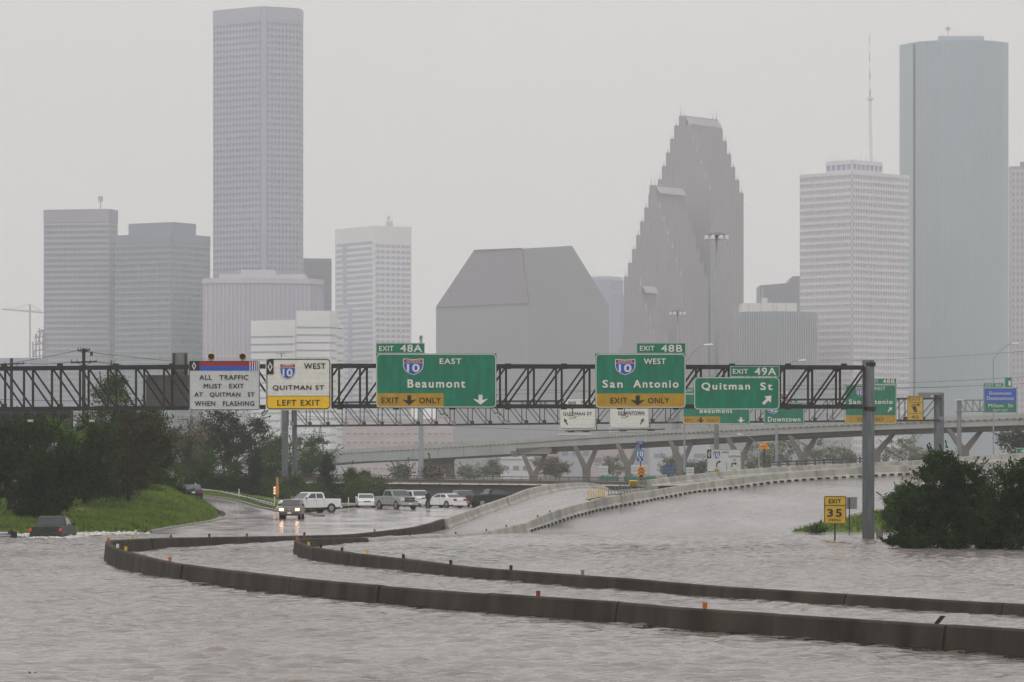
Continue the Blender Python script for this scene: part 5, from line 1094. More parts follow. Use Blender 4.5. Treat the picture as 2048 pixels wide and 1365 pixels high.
def wire(label, pts, D0, D1, r=.025, sag=3):
    t = thing('power_line', label, 'power line', tuple(P(pts[0], pts[1], D0)), 0); mb = MB(); n = 18
    q = [P(pts[0] + (pts[2] - pts[0]) * u, pts[1] + (pts[3] - pts[1]) * u + sag * 4 * u * (1 - u), D0 + (D1 - D0) * u) for u in np.linspace(0, 1, n)]
    for i in range(n - 1): mb.tube(q[i], q[i + 1], r, n=4)
    mb.build('wire', steel, t)
for a in (('wire from the left edge up to the wooden pole top', (-40, 735, 160, 700), 390, 345), ('wire between the two wooden poles at crossarm height', (48, 727, 142, 724), 390, 345), ('lower wire running right from the wooden pole crossarm', (193, 724, 420, 745), 345, 420),
          ('upper wire from the wooden pole to behind the flashing sign', (186, 706, 600, 742), 345, 520), ('thin wire sagging under the second gantry toward the viaduct', (600, 832, 1640, 868), 520, 560, .02, 12),
          ('thin wire behind the pink block and LEFT EXIT sign', (540, 790, 1200, 782), 800, 800, .03, 6), ('thin wire crossing behind the San Antonio sign', (900, 778, 1900, 775), 800, 820, .03, 5), ('upper power line crossing the blue glass tower', (1560, 772, 2080, 752), 800, 700, .035, 4),
          ('middle power line crossing the blue glass tower', (1560, 778, 2080, 766), 800, 700, .035, 4), ('faint top power line over the blue glass tower', (1700, 722, 2080, 700), 800, 700, .03, 3), ('low wire at the left behind the near truss', (-40, 798, 330, 800), 500, 500, .03, 3)): wire(*a)
t = thing('transmission_tower', 'tiny lattice tower below the second gantry beside the twin post', 'lattice tower', (P(641, 0, 1500).x, 1500, 0))
for x0, x1 in ((632, 640), (650, 642)): MB().bar(P(x0, 925, 1500), P(x1, 858, 1500), .35).build('leg', sm, t)
for y in (866, 873): MB().bar(P(622 if y > 870 else 630, y, 1500), P(660 if y > 870 else 652, y, 1500), .3).build('arm', sm, t)
mb = MB(); [mb.bar(P(633 + (i % 2) * 15, 915 - i * 11, 1500), P(648 - (i % 2) * 15, 904 - i * 11, 1500), .2) for i in range(4)]; mb.build('lattice', sm, t)
# far street furniture below the viaduct
for i, (x0, x1, y0, y1, D, m, l) in enumerate(((1325, 1349, 931, 949, 560, mat('dull_blue', (.04, .09, .2), .6, .1), 'small blue board below the viaduct right of the chevron board'), (1196, 1216, 932, 950, 620, signpale, 'white hoarding between the second and third forked piers'), (1262, 1296, 930, 948, 640, signpale, 'white hoarding behind the route marker pole'), (1372, 1388, 935, 950, 600, signpale, 'small white cabinet left of the white ground sign'))):
    t = thing('board', l, 'board', tuple(P(x0, y1, D))); MB().prism([P(x0, y0, D), P(x1, y0, D), P(x1, y1, D), P(x0, y1, D)], (0, .2, 0)).build('panel', m, t); MB().bar(P((x0 + x1) / 2, y1, D + .1), P((x0 + x1) / 2, y1 + 12, D + .1), .2).build('post', steel, t)
    for k in (.33, .66): MB().prism([P(x0 + 1, y0 + (y1 - y0) * k, D - .05), P(x1 - 1, y0 + (y1 - y0) * k, D - .05), P(x1 - 1, y0 + (y1 - y0) * k + .8, D - .05), P(x0 + 1, y0 + (y1 - y0) * k + .8, D - .05)], (0, .04, 0)).build('rib', alum, t)
teal = mat('teal_hoarding', (.03, .2, .15), .6, .1)
for x0, x1, l in ((1198, 1245, 'teal green site hoarding left of the route marker pole'), (1248, 1312, 'teal green site hoarding behind the yellow crash cushion')):
    t = thing('site_fence', l, 'fence', tuple(P(x0, 957, 560))); n = int((x1 - x0) / 8)
    for k in range(n): MB().prism([P(x0 + k * 8, 953, 560), P(x0 + k * 8 + 7.6, 953, 560), P(x0 + k * 8 + 7.6, 962, 560), P(x0 + k * 8, 962, 560)], (0, .12, 0)).build('panel', teal, t)
# ================================================================== TREES
def cloud(blobs, D, nclump, nleaf, rc, leaf, m, parent, seed, dep=.8, name='crown', ratio=1.0, tri=True):
    """blobs: (x, y, half width, half height) in photo pixels at distance D; leaves gather in clumps near the blobs' skins"""
    rg = np.random.default_rng(seed); s = S(D); cen = []
    vol = np.array([b[2] * b[3] for b in blobs], float); pick = rg.choice(len(blobs), nclump, p=vol / vol.sum())
    for k in pick:
        x, y, hw, hh = blobs[k]; c = P(x, y, D); v = rg.normal(size=3); v /= np.linalg.norm(v); r = rg.uniform(.25, 1) ** .45
        cen.append((c.x + v[0] * hw * s * r, c.y + v[1] * hw * s * r * dep, c.z + v[2] * hh * s * r))
    cen = np.array(cen); w = rg.uniform(.35, 1.5, nclump); idx = rg.choice(nclump, nleaf, p=w / w.sum()); N = nleaf
    rr = rc * rg.uniform(.5, 1.35, nclump)[idx][:, None]
    p = cen[idx] + rg.normal(size=(N, 3)) * rr * [.55, .55, .42 * ratio]
    a = rg.normal(size=(N, 3)); a /= np.linalg.norm(a, axis=1)[:, None]; b = np.cross(a, rg.normal(size=(N, 3))); b /= np.linalg.norm(b, axis=1)[:, None]
    L = (leaf * rg.uniform(.6, 1.35, N))[:, None]
    V = np.stack([p - a * L * .5, p + b * L * .32, p + a * L * .5, p - b * L * .32], 1).reshape(-1, 3)
    ns = max(4, nclump // 3); bc = cen.mean(0)                       # loose sprays that break the outline
    ks = rg.choice(nclump, ns); d = cen[ks] - bc; d /= np.linalg.norm(d, axis=1)[:, None] + 1e-6; d[:, 2] = abs(d[:, 2]) * .8 + .35; d += rg.normal(0, .25, (ns, 3)); d /= np.linalg.norm(d, axis=1)[:, None]
    m_n = max(12, int(nleaf * .10 / ns)); tt = rg.random((ns, m_n, 1)) ** .8; q = (cen[ks][:, None] + d[:, None] * (tt * rc * 2.6) + rg.normal(size=(ns, m_n, 3)) * rc * .16 * (1.15 - tt)).reshape(-1, 3); M = len(q)
    a = rg.normal(size=(M, 3)); a /= np.linalg.norm(a, axis=1)[:, None]; b = np.cross(a, rg.normal(size=(M, 3))); b /= np.linalg.norm(b, axis=1)[:, None]; L = (leaf * rg.uniform(.6, 1.2, M))[:, None]
    V = np.vstack([V, np.stack([q - a * L * .5, q + b * L * .32, q + a * L * .5, q - b * L * .32], 1).reshape(-1, 3)]); N += M
    V[:, 2] = np.maximum(V[:, 2], .02)
    Q = np.arange(4 * N).reshape(-1, 4); fastmesh(name, V, Q, m, parent); return cen
def limbs(parent, base, cen, r0, seed, m=bark, top=.75, n=9):
    rg = random.Random(seed); base = Vector(base); cz = max(c[2] for c in cen); mid = Vector((float(np.mean([c[0] for c in cen])), float(np.mean([c[1] for c in cen])), base.z + (cz - base.z) * top))
    mb = MB(); pts = [base - Vector((0, 0, .4))]; K = 6
    for i in range(1, K + 1):
        u = i / K; p = base.lerp(mid, u); p += Vector((rg.gauss(0, .15), rg.gauss(0, .15), 0)) * (1 if i < K else 0); pts.append(p)
    for i in range(K): mb.tube(pts[i], pts[i + 1], r0 * (1 - i / K * .75), r0 * (1 - (i + 1) / K * .75), 7)
    mb.build('trunk', m, parent); br = MB()
    for c in rg.sample([tuple(c) for c in cen], min(n, len(cen))):
        c = Vector(c); k = rg.uniform(.25, .9); a = pts[min(K, int(k * K))]; q = a.lerp(c, .55) + Vector((0, 0, .25)); br.tube(a, q, r0 * .32, r0 * .2, 5); br.tube(q, c, r0 * .2, r0 * .06, 5)
    br.build('limbs', m, parent)
def tree(name, label, x, yb, D, blobs, nclump, nleaf, rc, leaf, m, r0, seed, group=None, n=9, cat='tree', top=.75, ratio=1.0, zb=None):
    b = P(x, yb, D); t = thing(name, label, cat, tuple(b), 0, group); cen = cloud(blobs, D, nclump, nleaf, rc, leaf, m, t, seed, ratio=ratio); limbs(t, b, cen, r0, seed, top=top, n=n); return t
GL = 'trees on the left bank'
tree('evergreen_tree', 'huge dark evergreen at the left edge leaning over the bank', 18, 1030, 268, [(20, 900, 75, 62), (-40, 930, 60, 60), (60, 890, 50, 52), (30, 960, 70, 40), (100, 905, 40, 42)], 150, 34000, .75, .17, lf_dark, .38, 1, GL, 14)
tree('evergreen_tree', 'dark bushy evergreen sweeping down to the grass above the grey green pickup', 85, 1045, 262, [(90, 960, 55, 60), (80, 1005, 40, 38), (125, 930, 45, 50), (60, 1020, 26, 24), (110, 1000, 30, 40)], 130, 30000, .6, .16, lf_dark, .28, 2, GL, 12)
tree('dark_tree', 'dark dense tree right of the sweeping evergreen', 168, 1010, 285, [(165, 905, 45, 50), (170, 950, 42, 45), (140, 965, 30, 35), (195, 960, 30, 35), (185, 875, 28, 30)], 110, 24000, .6, .17, lf_dark, .22, 3, GL, 10)
tree('young_tree', 'bright green sprig topped tree in front of the billboard corner', 120, 1000, 280, [(118, 862, 26, 16), (140, 874, 20, 14), (102, 852, 12, 10)], 26, 3600, .4, .16, lf_bright, .14, 4, GL, 5, top=.9)
tree('tall_tree', 'tall airy dark green tree rising through the near truss', 214, 1006, 300, [(222, 800, 34, 42), (205, 850, 48, 42), (250, 860, 46, 46), (215, 920, 50, 50), (235, 765, 14, 20), (180, 880, 24, 30), (262, 905, 34, 40)], 140, 26000, .7, .16, lf_mid, .24, 5, GL, 18)
tree('rusty_tree', 'tall rusty brown storm burnt tree near the end of the grass bank', 253, 1016, 296, [(280, 860, 38, 45), (300, 905, 42, 48), (270, 940, 38, 42), (315, 865, 28, 30), (240, 960, 30, 36), (330, 900, 18, 30)], 130, 19000, .65, .15, lf_rust, .17, 6, GL, 26)
tree('leafy_tree', 'mid green tree between the rusty tree and the bare tan tree', 318, 976, 335, [(318, 920, 38, 38), (345, 945, 28, 30), (292, 945, 28, 30), (322, 868, 26, 32), (300, 830, 20, 26)], 90, 17000, .6, .16, lf_mid, .18, 7, GL, 10)
GM = 'trees beyond the exit road'
tree('bare_tree', 'nearly bare tan tree left of the big broadleaf tree', 372, 975, 400, [(372, 862, 28, 30), (355, 885, 22, 22), (392, 870, 22, 28), (372, 905, 28, 24)], 60, 3600, .6, .18, lf_tan, .2, 8, GM, 40, top=.8)
tree('broadleaf_tree', 'big dark broadleaf tree with gaps in its crown beyond the exit road', 456, 985, 430, [(455, 848, 30, 26), (430, 842, 26, 20), (500, 862, 32, 22), (520, 880, 20, 16), (470, 885, 42, 26), (420, 880, 24, 26), (440, 915, 32, 22), (500, 905, 20, 14)], 120, 15000, .8, .22, mat('leaf_grey_green', (.018, .028, .016), .6, 0, .45, col2=(.05, .062, .036), spec=.08), .3, 9, GM, 30)
tree('leafy_tree', 'dark green tree just behind the dark blue car', 405, 978, 410, [(400, 930, 34, 32), (425, 940, 26, 28), (372, 935, 30, 30), (388, 905, 22, 22)], 70, 13000, .7, .2, lf_mid, .2, 10, GM, 10)
tree('young_tree', 'small bright green tree in the middle of the far verge', 468, 988, 400, [(468, 945, 18, 20), (474, 968, 20, 16), (452, 965, 12, 14)], 36, 6500, .5, .18, mat('leaf_fresh_green', (.035, .07, .02), .6, 0, .45, col2=(.09, .15, .04), spec=.08), .12, 11, GM, 6)
tree('pine_tree', 'dark bluish pine right of the small bright green tree', 505, 990, 395, [(505, 955, 16, 28), (500, 975, 26, 14), (507, 932, 8, 14)], 40, 7500, .5, .16, mat('leaf_blue_pine', (.012, .025, .018), .6, 0, .45, col2=(.03, .05, .035), spec=.08), .12, 12, GM, 8)
tree('leafy_tree', 'pale green tree left of the twin gantry posts', 540, 990, 470, [(535, 912, 30, 30), (552, 895, 20, 22), (520, 940, 24, 26), (555, 945, 26, 34)], 80, 13000, .8, .22, lf_mid, .2, 13, GM, 12)
tree('leafy_tree', 'tall thin leaved tree right of the twin gantry posts', 622, 992, 470, [(612, 890, 24, 24), (635, 900, 20, 28), (600, 930, 24, 30), (630, 945, 30, 34), (655, 920, 12, 18)], 80, 11000, .8, .2, lf_mid, .2, 14, GM, 18)
tree('pine_tree', 'slender dark pine behind the white crew cab pickup', 655, 1002, 430, [(655, 945, 10, 26), (655, 970, 18, 22), (655, 925, 5, 12)], 36, 5200, .45, .16, MAT['leaf_blue_pine'], .12, 15, GM, 12, top=.95)
tree('pine_tree', 'second slender pine further right by the low shrubs', 700, 1002, 425, [(700, 950, 9, 22), (700, 975, 17, 20), (712, 960, 10, 12)], 34, 4600, .45, .16, lf_mid, .1, 16, GM, 12, top=.95)
for i, (x, y, hw, hh, D, m, l) in enumerate(((400, 962, 34, 16, 398, lf_dark, 'dark hedge like thicket behind the dark blue car'), (450, 970, 30, 14, 396, lf_dark, 'low dark bush behind the crash rail, nearest the dark blue car'), (540, 980, 36, 18, 400, lf_mid, 'mid green bush in front of the pale green tree'), (590, 978, 30, 24, 430, lf_mid, 'green bush behind the twin gantry posts'), (632, 985, 34, 22, 425, lf_mid, 'green bush directly behind the white crew cab pickup'),
        (675, 985, 30, 24, 425, lf_dark, 'dark bush between the two slender pines'), (715, 985, 30, 22, 420, lf_mid, 'green bush behind the white sedan'), (752, 978, 28, 20, 422, mat('leaf_soft_green', (.045, .07, .025), .6, 0, .45, col2=(.10, .14, .05), spec=.08), 'soft light green shrub at the left end of the low bridge'), (722, 958, 24, 14, 450, MAT['leaf_soft_green'], 'pale shrub top poking over the left end of the bridge railing'),
        (330, 975, 36, 26, 345, lf_dark, 'dark undergrowth on the crest of the grass bank'), (190, 985, 44, 22, 305, lf_dark, 'dark undergrowth behind the tall airy tree'), (20, 1000, 60, 26, 290, lf_dark, 'dark undergrowth under the huge evergreen'), (285, 985, 40, 16, 318, lf_mid, 'low green scrub at the foot of the rusty tree'), (110, 990, 40, 26, 300, lf_dark, 'dark undergrowth between the two evergreens'))):
    tree('bush', l, x, y + hh + 4, D, [(x, y, hw, hh), (x + hw * .5, y + hh * .3, hw * .6, hh * .8), (x - hw * .5, y + hh * .2, hw * .6, hh * .8)], 44, 8500, .5, .17, m, .07, 40 + i, 'bushes and undergrowth', 4, cat='bush')
# far trees in the mist
FT = 'misty trees around the viaduct'
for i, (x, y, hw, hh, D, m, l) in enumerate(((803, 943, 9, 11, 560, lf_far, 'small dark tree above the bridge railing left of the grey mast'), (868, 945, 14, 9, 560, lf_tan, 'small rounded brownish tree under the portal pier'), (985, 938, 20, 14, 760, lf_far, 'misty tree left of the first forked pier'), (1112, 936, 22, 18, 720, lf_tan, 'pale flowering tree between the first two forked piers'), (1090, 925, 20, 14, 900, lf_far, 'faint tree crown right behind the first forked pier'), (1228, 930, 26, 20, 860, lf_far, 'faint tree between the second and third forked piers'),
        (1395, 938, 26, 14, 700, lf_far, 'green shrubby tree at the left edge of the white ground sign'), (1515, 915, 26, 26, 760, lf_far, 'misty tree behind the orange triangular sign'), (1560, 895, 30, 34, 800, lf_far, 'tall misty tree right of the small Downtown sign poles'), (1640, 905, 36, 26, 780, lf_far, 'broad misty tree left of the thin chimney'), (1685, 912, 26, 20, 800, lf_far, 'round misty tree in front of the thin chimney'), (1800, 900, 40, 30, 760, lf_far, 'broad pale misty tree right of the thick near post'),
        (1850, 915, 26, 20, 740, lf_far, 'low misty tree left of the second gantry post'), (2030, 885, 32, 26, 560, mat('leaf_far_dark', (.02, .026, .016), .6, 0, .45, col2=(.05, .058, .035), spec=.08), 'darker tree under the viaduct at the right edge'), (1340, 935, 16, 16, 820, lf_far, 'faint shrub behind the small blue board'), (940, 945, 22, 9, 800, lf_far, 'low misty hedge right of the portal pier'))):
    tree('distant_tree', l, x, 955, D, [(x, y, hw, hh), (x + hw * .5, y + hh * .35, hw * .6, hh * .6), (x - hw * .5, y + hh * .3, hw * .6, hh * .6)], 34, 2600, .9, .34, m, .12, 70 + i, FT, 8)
# right foreground bushes standing in the flood
BR = 'bushes standing in the flood at the right'
tree('bush', 'large dark green bush with a ragged top right of the thick post', 1890, 1096, 206, [(1880, 960, 50, 55), (1850, 1010, 60, 55), (1930, 980, 50, 60), (1900, 1040, 80, 52), (1830, 1055, 40, 35), (1960, 1030, 50, 60), (1880, 925, 18, 22), (1900, 1084, 90, 20)], 330, 66000, .34, .125, lf_bush, .12, 21, BR, 26, cat='bush')
tree('bush', 'dark bush filling the right edge, brighter at its tip', 2040, 1100, 204, [(2020, 1000, 60, 70), (2070, 980, 60, 70), (2000, 1055, 70, 48), (2090, 1060, 60, 50), (2010, 1088, 80, 20)], 260, 52000, .36, .125, lf_bush, .12, 22, BR, 14, cat='bush')
tree('bush', 'grey green bush half behind the big dark one, nearest the thick post', 1805, 1062, 226, [(1800, 1015, 30, 40), (1782, 1035, 16, 24), (1820, 985, 22, 25)], 90, 15000, .3, .12, lf_mid, .08, 23, BR, 8, cat='bush')
tree('bush', 'low skirt of branches dipping into the water at the left foot of the big bush', 1815, 1094, 205, [(1810, 1078, 32, 16), (1840, 1085, 40, 16), (1785, 1085, 14, 8)], 60, 9500, .26, .11, lf_bush, .05, 24, BR, 6, cat='bush')
tree('bush', 'tiny green bush in the water in front of the grass island', 1629, 1066, 250, [(1629, 1058, 15, 7), (1640, 1060, 10, 5)], 20, 1500, .22, .12, mat('leaf_island_green', (.03, .07, .015), .6, 0, .45, col2=(.08, .15, .03), spec=.08), .03, 25, None, 3, cat='bush')
# long sprays sticking out of the big bush
rg = random.Random(5)
# debris twigs, near left
t = thing('driftwood', 'dark broken twigs sticking out of the water at the bottom left corner', 'driftwood', tuple(G(68, 1360)))
for a, b, r in (((67, 1358), (58, 1344), .03), ((58, 1360), (70, 1358), .05), ((80, 1360), (92, 1358), .05), ((84, 1357), (88, 1354), .03), ((98, 1359), (106, 1357), .05), ((103, 1357), (100, 1353), .02), ((70, 1347), (72, 1345), .025)): MB().tube(P(*a, 81.5), P(*b, 81.5), r, r * .6, 6).build('twig', bark, t)

# ================================================================== CRASH RAILS, POSTS, SIGNAL
wbeam = mat('rail_galvanised', (.5, .52, .53), .35, .12, 2, metal=.3); pblk = mat('black_rail_post', (.02, .018, .016), .8, .2)
def crashrail(label, pts, sp, h=.31, group=None):
    q, L = cat_rom([tuple(P(*p)) for p in pts], 40); t = thing('crash_rail', label, 'crash rail', tuple(q[0]), 0, group); rows = []
    for i in range(40):
        a, b = q[max(i - 1, 0)], q[min(i + 1, 39)]; d = b[:2] - a[:2]; d /= np.linalg.norm(d); nn = np.array([-d[1], d[0]]); nn = nn if nn[1] < 0 else -nn
        rows.append([(q[i][0] + nn[0] * u, q[i][1] + nn[1] * u, q[i][2] + z) for u, z in ((0, -h / 2), (.07, -h * .35), (.07, -h * .2), (0, 0), (.07, h * .2), (.07, h * .35), (0, h / 2), (-.03, h / 2), (-.03, -h / 2))])
    MB().sweep(rows, True).build('beam', wbeam, t); n = int(L / sp)
    for i in range(n + 1):
        k = i / n * 39; c = [np.interp(k, range(40), q[:, j]) for j in range(3)]; MB().box((c[0], c[1] + .22, c[2] - .2), (.2, .2, .95)).build('post', pblk, t)
crashrail('curving steel crash rail on black posts along the exit road', [(396, 980.5, 392), (430, 984, 388), (464, 990, 382), (505, 999.5, 373), (547, 1009.5, 362)], 1.9)
crashrail('straight crash rail behind the white pickup and white sedan', [(590, 1008.5, 408), (650, 1008.5, 408), (722, 1010, 405)], 1.9); crashrail('short crash rail end in the flood at the far left edge', [(-60, 1069.5, 236), (-20, 1069.5, 236), (22, 1069.5, 236)], 1.6)
t = thing('rail_terminal', 'dark block terminal at the end of the flooded crash rail', 'rail terminal', tuple(P(28, 1075, 235.6))); MB().box(tuple(P(28, 1071, 235.6)), (.36, .3, .42)).build('block', pblk, t, bevel=.03); MB().box(tuple(P(19, 1066, 235.7)), (.16, .2, .12)).build('cap', pblk, t)
wht = mat('marker_pale', (.6, .62, .45), .5, .1)
for x, ya, yb, D, l in ((391, 966, 976, 396, 'pale marker post behind the dark blue car'), (478, 978, 992, 376, 'pale marker post half way along the curving crash rail'), (549, 993, 1012, 362, 'pale marker post at the near end of the curving crash rail'), (583, 993, 1004, 410, 'pale marker post behind the windscreen of the white crew cab pickup'), (697, 995, 1012, 404, 'pale marker post left of the white sedan')):
    t = thing('marker_post', l, 'post', tuple(P(x, yb, D)), 0, 'pale marker posts by the exit road'); MB().bar(P(x, ya, D), P(x, yb + 3, D), .11, .05).build('post', wht, t); MB().bar(P(x, ya + 1, D - .05), P(x, ya + 3, D - .05), .08, .02).build('reflector', signwhite, t)
t = thing('signal', 'orange signal on a short pole left of the twin gantry posts', 'traffic signal', tuple(P(553, 992, 360))); om = mat('signal_orange', (.55, .22, .05), .5, .12)
MB().bar(P(554.5, 955, 360), P(554.5, 995, 360), .2).build('pole', om, t); MB().prism([P(550, 973, 359.8), P(557.5, 973, 359.8), P(557.5, 990, 359.8), P(550, 990, 359.8)], (0, .3, 0)).build('housing', om, t, bevel=.03)
for y in (976, 981.5, 987): c = P(550.5, y, 359.75); MB().tube(c, c + Vector((-.12, -.1, 0)), .1, .1, 8).build('lens', mat('signal_lens', (.9, .7, .45), .3, .05, emit=(1, .7, .4), estr=.5), t)
t = thing('rubble_block', 'small concrete block on the kerb end left of the brown compact pickup', 'concrete block', tuple(P(556, 1023, 352))); MB().box(tuple(P(556, 1020, 352)), (.45, .4, .4), .3).build('block', concrete, t, bevel=.05); MB().box(tuple(P(552, 1018, 352)), (.2, .2, .3), .5).build('chip', concrete, t, bevel=.03)

# ================================================================== VEHICLES
rubber = mat('tyre_rubber', (.015, .015, .016), .7, .2); chrome = mat('chrome', (.6, .6, .62), .18, .05, metal=.9); glassd = mat('car_glass', (.035, .045, .05), .06, .1, spec=.8); trimk = mat('black_trim', (.015, .015, .015), .5, .1)
hl_off = mat('headlamp_off', (.6, .6, .6), .15, .05); tl_off = mat('tail_red', (.3, .012, .012), .3, .1); tl_on = mat('tail_red_lit', (.4, .01, .01), .3, .1, emit=(1, .03, .04), estr=.4); amber = mat('amber_lamp', (.7, .25, .03), .3, .1)
hl_on = mat('headlamp_lit', (.9, .8, .6), .3, .05, emit=(1, .52, .22), estr=13)
def paint(n, c, r=.22): return mat(n, c, r, .05, 2, spec=.35)
LIGHTS = {'beam': hl_on}
def vehicle(name, label, cat, pos, hd, body, low, cab, wins, w, wheels, wr=.36, front={}, rear={}, group=None, wtop=.80, lowmat=None, bedcut=None, handles=(), head=None, tail=None, extra=None, seams=(), pitch=0):
    t = thing(name, label, cat, (0, 0, 0)); hw = w / 2
    cx_ = sum(p[0] for p in low) / len(low); cz = sum(p[1] for p in low) / len(low)
    def slc(y, k): return [(cx_ + (x - cx_) * k, y, cz + (z - cz) * (k * .98 if k < 1 else 1)) for x, z in low]
    MB().sweep([slc(-hw, .975), slc(-hw + .07, 1), slc(hw - .07, 1), slc(hw, .975)], True).build('body', body, t, bevel=.03)
    z0 = min(p[1] for p in cab); z1 = max(p[1] for p in cab)
    yw = lambda z: hw * (.955 + (wtop - .955) * (z - z0) / (z1 - z0))
    MB().sweep([[(x, -yw(z), z) for x, z in cab], [(x, yw(z), z) for x, z in cab]], True).build('cab', body, t, bevel=.035)
    for sd in (-1, 1):
        for q in wins: MB().prism([(x, sd * (yw(z) + .012), z) for x, z in q], (0, -sd * .01, 0)).build('side_window', glassd, t)
        for a in seams: MB().box((a, sd * (hw - .004), cz), (.018, .02, (max(p[1] for p in low) - min(p[1] for p in low)) * .72)).build('door_seam', trimk, t)
        for a in handles: MB().box((a[0], sd * (hw + .012), a[1]), (.16, .03, .035)).build('door_handle', a[2] if len(a) > 2 else trimk, t)
        for x in wheels:
            MB().tube((x, sd * (hw - .02), wr), (x, sd * (hw + .003), wr), wr * 1.2, wr * 1.2, 20).build('wheel_arch', trimk, t)
            wh = MB().tube((x, sd * (hw - .24), wr), (x, sd * (hw + .02), wr), wr, wr, 20).build('wheel', rubber, t, bevel=.02)
            MB().tube((x, sd * (hw + .01), wr), (x, sd * (hw + .03), wr), wr * .62, wr * .55, 14).build('rim', front.get('rim', chrome), wh, local=True)
            for k in range(5): a = k * 1.2566; MB().tube((x + math.cos(a) * wr * .4, sd * (hw + .025), wr + math.sin(a) * wr * .4), (x + math.cos(a) * wr * .4, sd * (hw + .034), wr + math.sin(a) * wr * .4), wr * .1, n=6).build('spoke_gap', trimk, wh, local=True)
        mx_ = max(p[0] for p in cab if p[1] < z0 + .1) - .25
        MB().box((mx_, sd * (hw + .1), z0 + .12), (.1, .2, .17)).build('mirror', front.get('mirror', trimk), t, bevel=.03)
    # screens: the steep edges of the cab outline
    c = cab; n = len(c)
    for i in range(n):
        (xa, za), (xb, zb_) = c[i], c[(i + 1) % n]
        if abs(zb_ - za) > .25:
            if za > zb_: (xa, za), (xb, zb_) = (xb, zb_), (xa, za)
            o = .015 if xa > 0 or xa > np.mean([p[0] for p in cab]) else -.015; u0, u1 = .1, .93
            p = lambda u, s: (xa + (xb - xa) * u + o, s * (yw(za + (zb_ - za) * u) - .07), za + (zb_ - za) * u + .01)
            MB().prism([p(u0, -1), p(u0, 1), p(u1, 1), p(u1, -1)], (-o * .6, 0, 0)).build('windscreen' if o > 0 else 'rear_window', glassd, t)
    xf, xr = max(p[0] for p in low), min(p[0] for p in low); b0 = min(p[1] for p in low); ft = front.get('z', .78); rt = rear.get('z', .95)
    MB().box((xf + .02, 0, b0 + .1), (.18, w * .98, .24)).build('front_bumper', front.get('bumper', body), t, bevel=.04); MB().box((xr - .02, 0, b0 + .08), (.18, w * .98, .22)).build('rear_bumper', rear.get('bumper', body), t, bevel=.04)
    gr = MB().box((xf + .005, 0, ft), (.06, w * front.get('gw', .5), front.get('gh', .2))).build('grille', front.get('grille', trimk), t, bevel=.02)
    if front.get('bar'): MB().box((xf + .045, 0, ft), (.03, w * front.get('gw', .5), .05)).build('grille_bar', front['bar'], gr, local=True); MB().box((xf + .045, 0, ft), (.03, .06, front.get('gh', .2))).build('grille_bar', front['bar'], gr, local=True)
    for sd in (-1, 1):
        h = MB().box((xf - .02, sd * w * front.get('hy', .37), ft + front.get('hz', 0)), (.12, w * .2, front.get('hh', .17))).build('headlight', head or hl_off, t, bevel=.02)
        if front.get('amber'): MB().box((xf - .03, sd * (w * .47), ft), (.14, .1, .16)).build('indicator', amber, t)
        MB().box((xr + .0, sd * w * rear.get('ty', .43), rt), (.1, w * rear.get('tw', .12), rear.get('th', .28))).build('taillight', tail or tl_off, t, bevel=.015)
    MB().box((xf + .12, 0, b0 + .12), (.02, .32, .14)).build('number_plate', signwhite, t); MB().box((xr - .12, 0, rear.get('pz', b0 + .12)), (.02, .32, .14)).build('number_plate', signwhite, t)
    MB().box((0, 0, b0 - .02), ((xf - xr) * .88, w * .8, .16)).build('underbody', trimk, t)
    if extra: extra(t)
    t.location = pos; t.rotation_euler = (0, pitch, R(hd)); return t
PU_low = [(-2.88, .58), (-2.88, 1.28), (-.72, 1.3), (1.05, 1.3), (1.2, 1.26), (2.55, 1.17), (2.82, 1.02), (2.85, .52), (2.3, .44), (-2.5, .5)]
PU_cab = [(-.95, 1.26), (-.82, 1.82), (-.62, 1.88), (.38, 1.88), (.52, 1.84), (1.28, 1.24)]
PU_win = [[(-.72, 1.34), (-.64, 1.76), (-.02, 1.78), (-.02, 1.34)], [(.06, 1.34), (.06, 1.78), (.42, 1.76), (.92, 1.34)]]
def bed(body, cover=None):
    def f(t):
        MB().box((-1.9, 0, 1.29), (1.75, 1.5, .03)).build('bed_well' if not cover else 'bed_cover', cover or trimk, t); MB().box((-2.9, 0, 1.0), (.02, 1.35, .02)).build('tailgate_seam', trimk, t); MB().box((-2.91, 0, 1.18), (.03, .3, .06)).build('tailgate_handle', trimk, t)
        MB().box((-2.9, 0, .72), (.02, 1.6, .02)).build('tailgate_seam', trimk, t)
    return f
c1 = paint('grey_green_paint', (.03, .04, .028), .5)
o1 = vehicle('pickup_truck', 'grey green pickup seen from behind, driving away hub deep through the flood', 'pickup truck', tuple(P(107, 0, 238.6).xy) + (-.56,), 87, c1, PU_low, PU_cab, PU_win, 2.0, (-1.75, 1.75), .4, {'bumper': chrome}, {'bumper': mat('dull_bumper', (.12, .12, .12), .5, .1), 'z': 1.08, 'ty': .46, 'tw': .06, 'th': .2}, tail=tl_on, extra=bed(c1), seams=(-.9, .02), handles=((-.6, 1.15), (.25, 1.15)))
white_p = paint('white_paint', (.72, .73, .74))
vehicle('pickup_truck', 'white crew cab pickup parked side on behind the small brown one', 'pickup truck', tuple(P(619, 0, 356).xy) + (.11,), 216, white_p, PU_low, [(-1.15, 1.26), (-1.02, 1.82), (-.82, 1.9), (.38, 1.9), (.52, 1.86), (1.32, 1.24)], [[(-.92, 1.34), (-.84, 1.76), (-.2, 1.78), (-.2, 1.34)], [(-.1, 1.34), (-.1, 1.78), (.36, 1.76), (.84, 1.34)]], 2.0, (-1.78, 1.78), .4, {}, {'z': 1.05, 'ty': .46, 'tw': .09, 'th': .36}, extra=bed(white_p), seams=(-1.02, -.15, .95), handles=((-.85, 1.18), (.05, 1.18)))
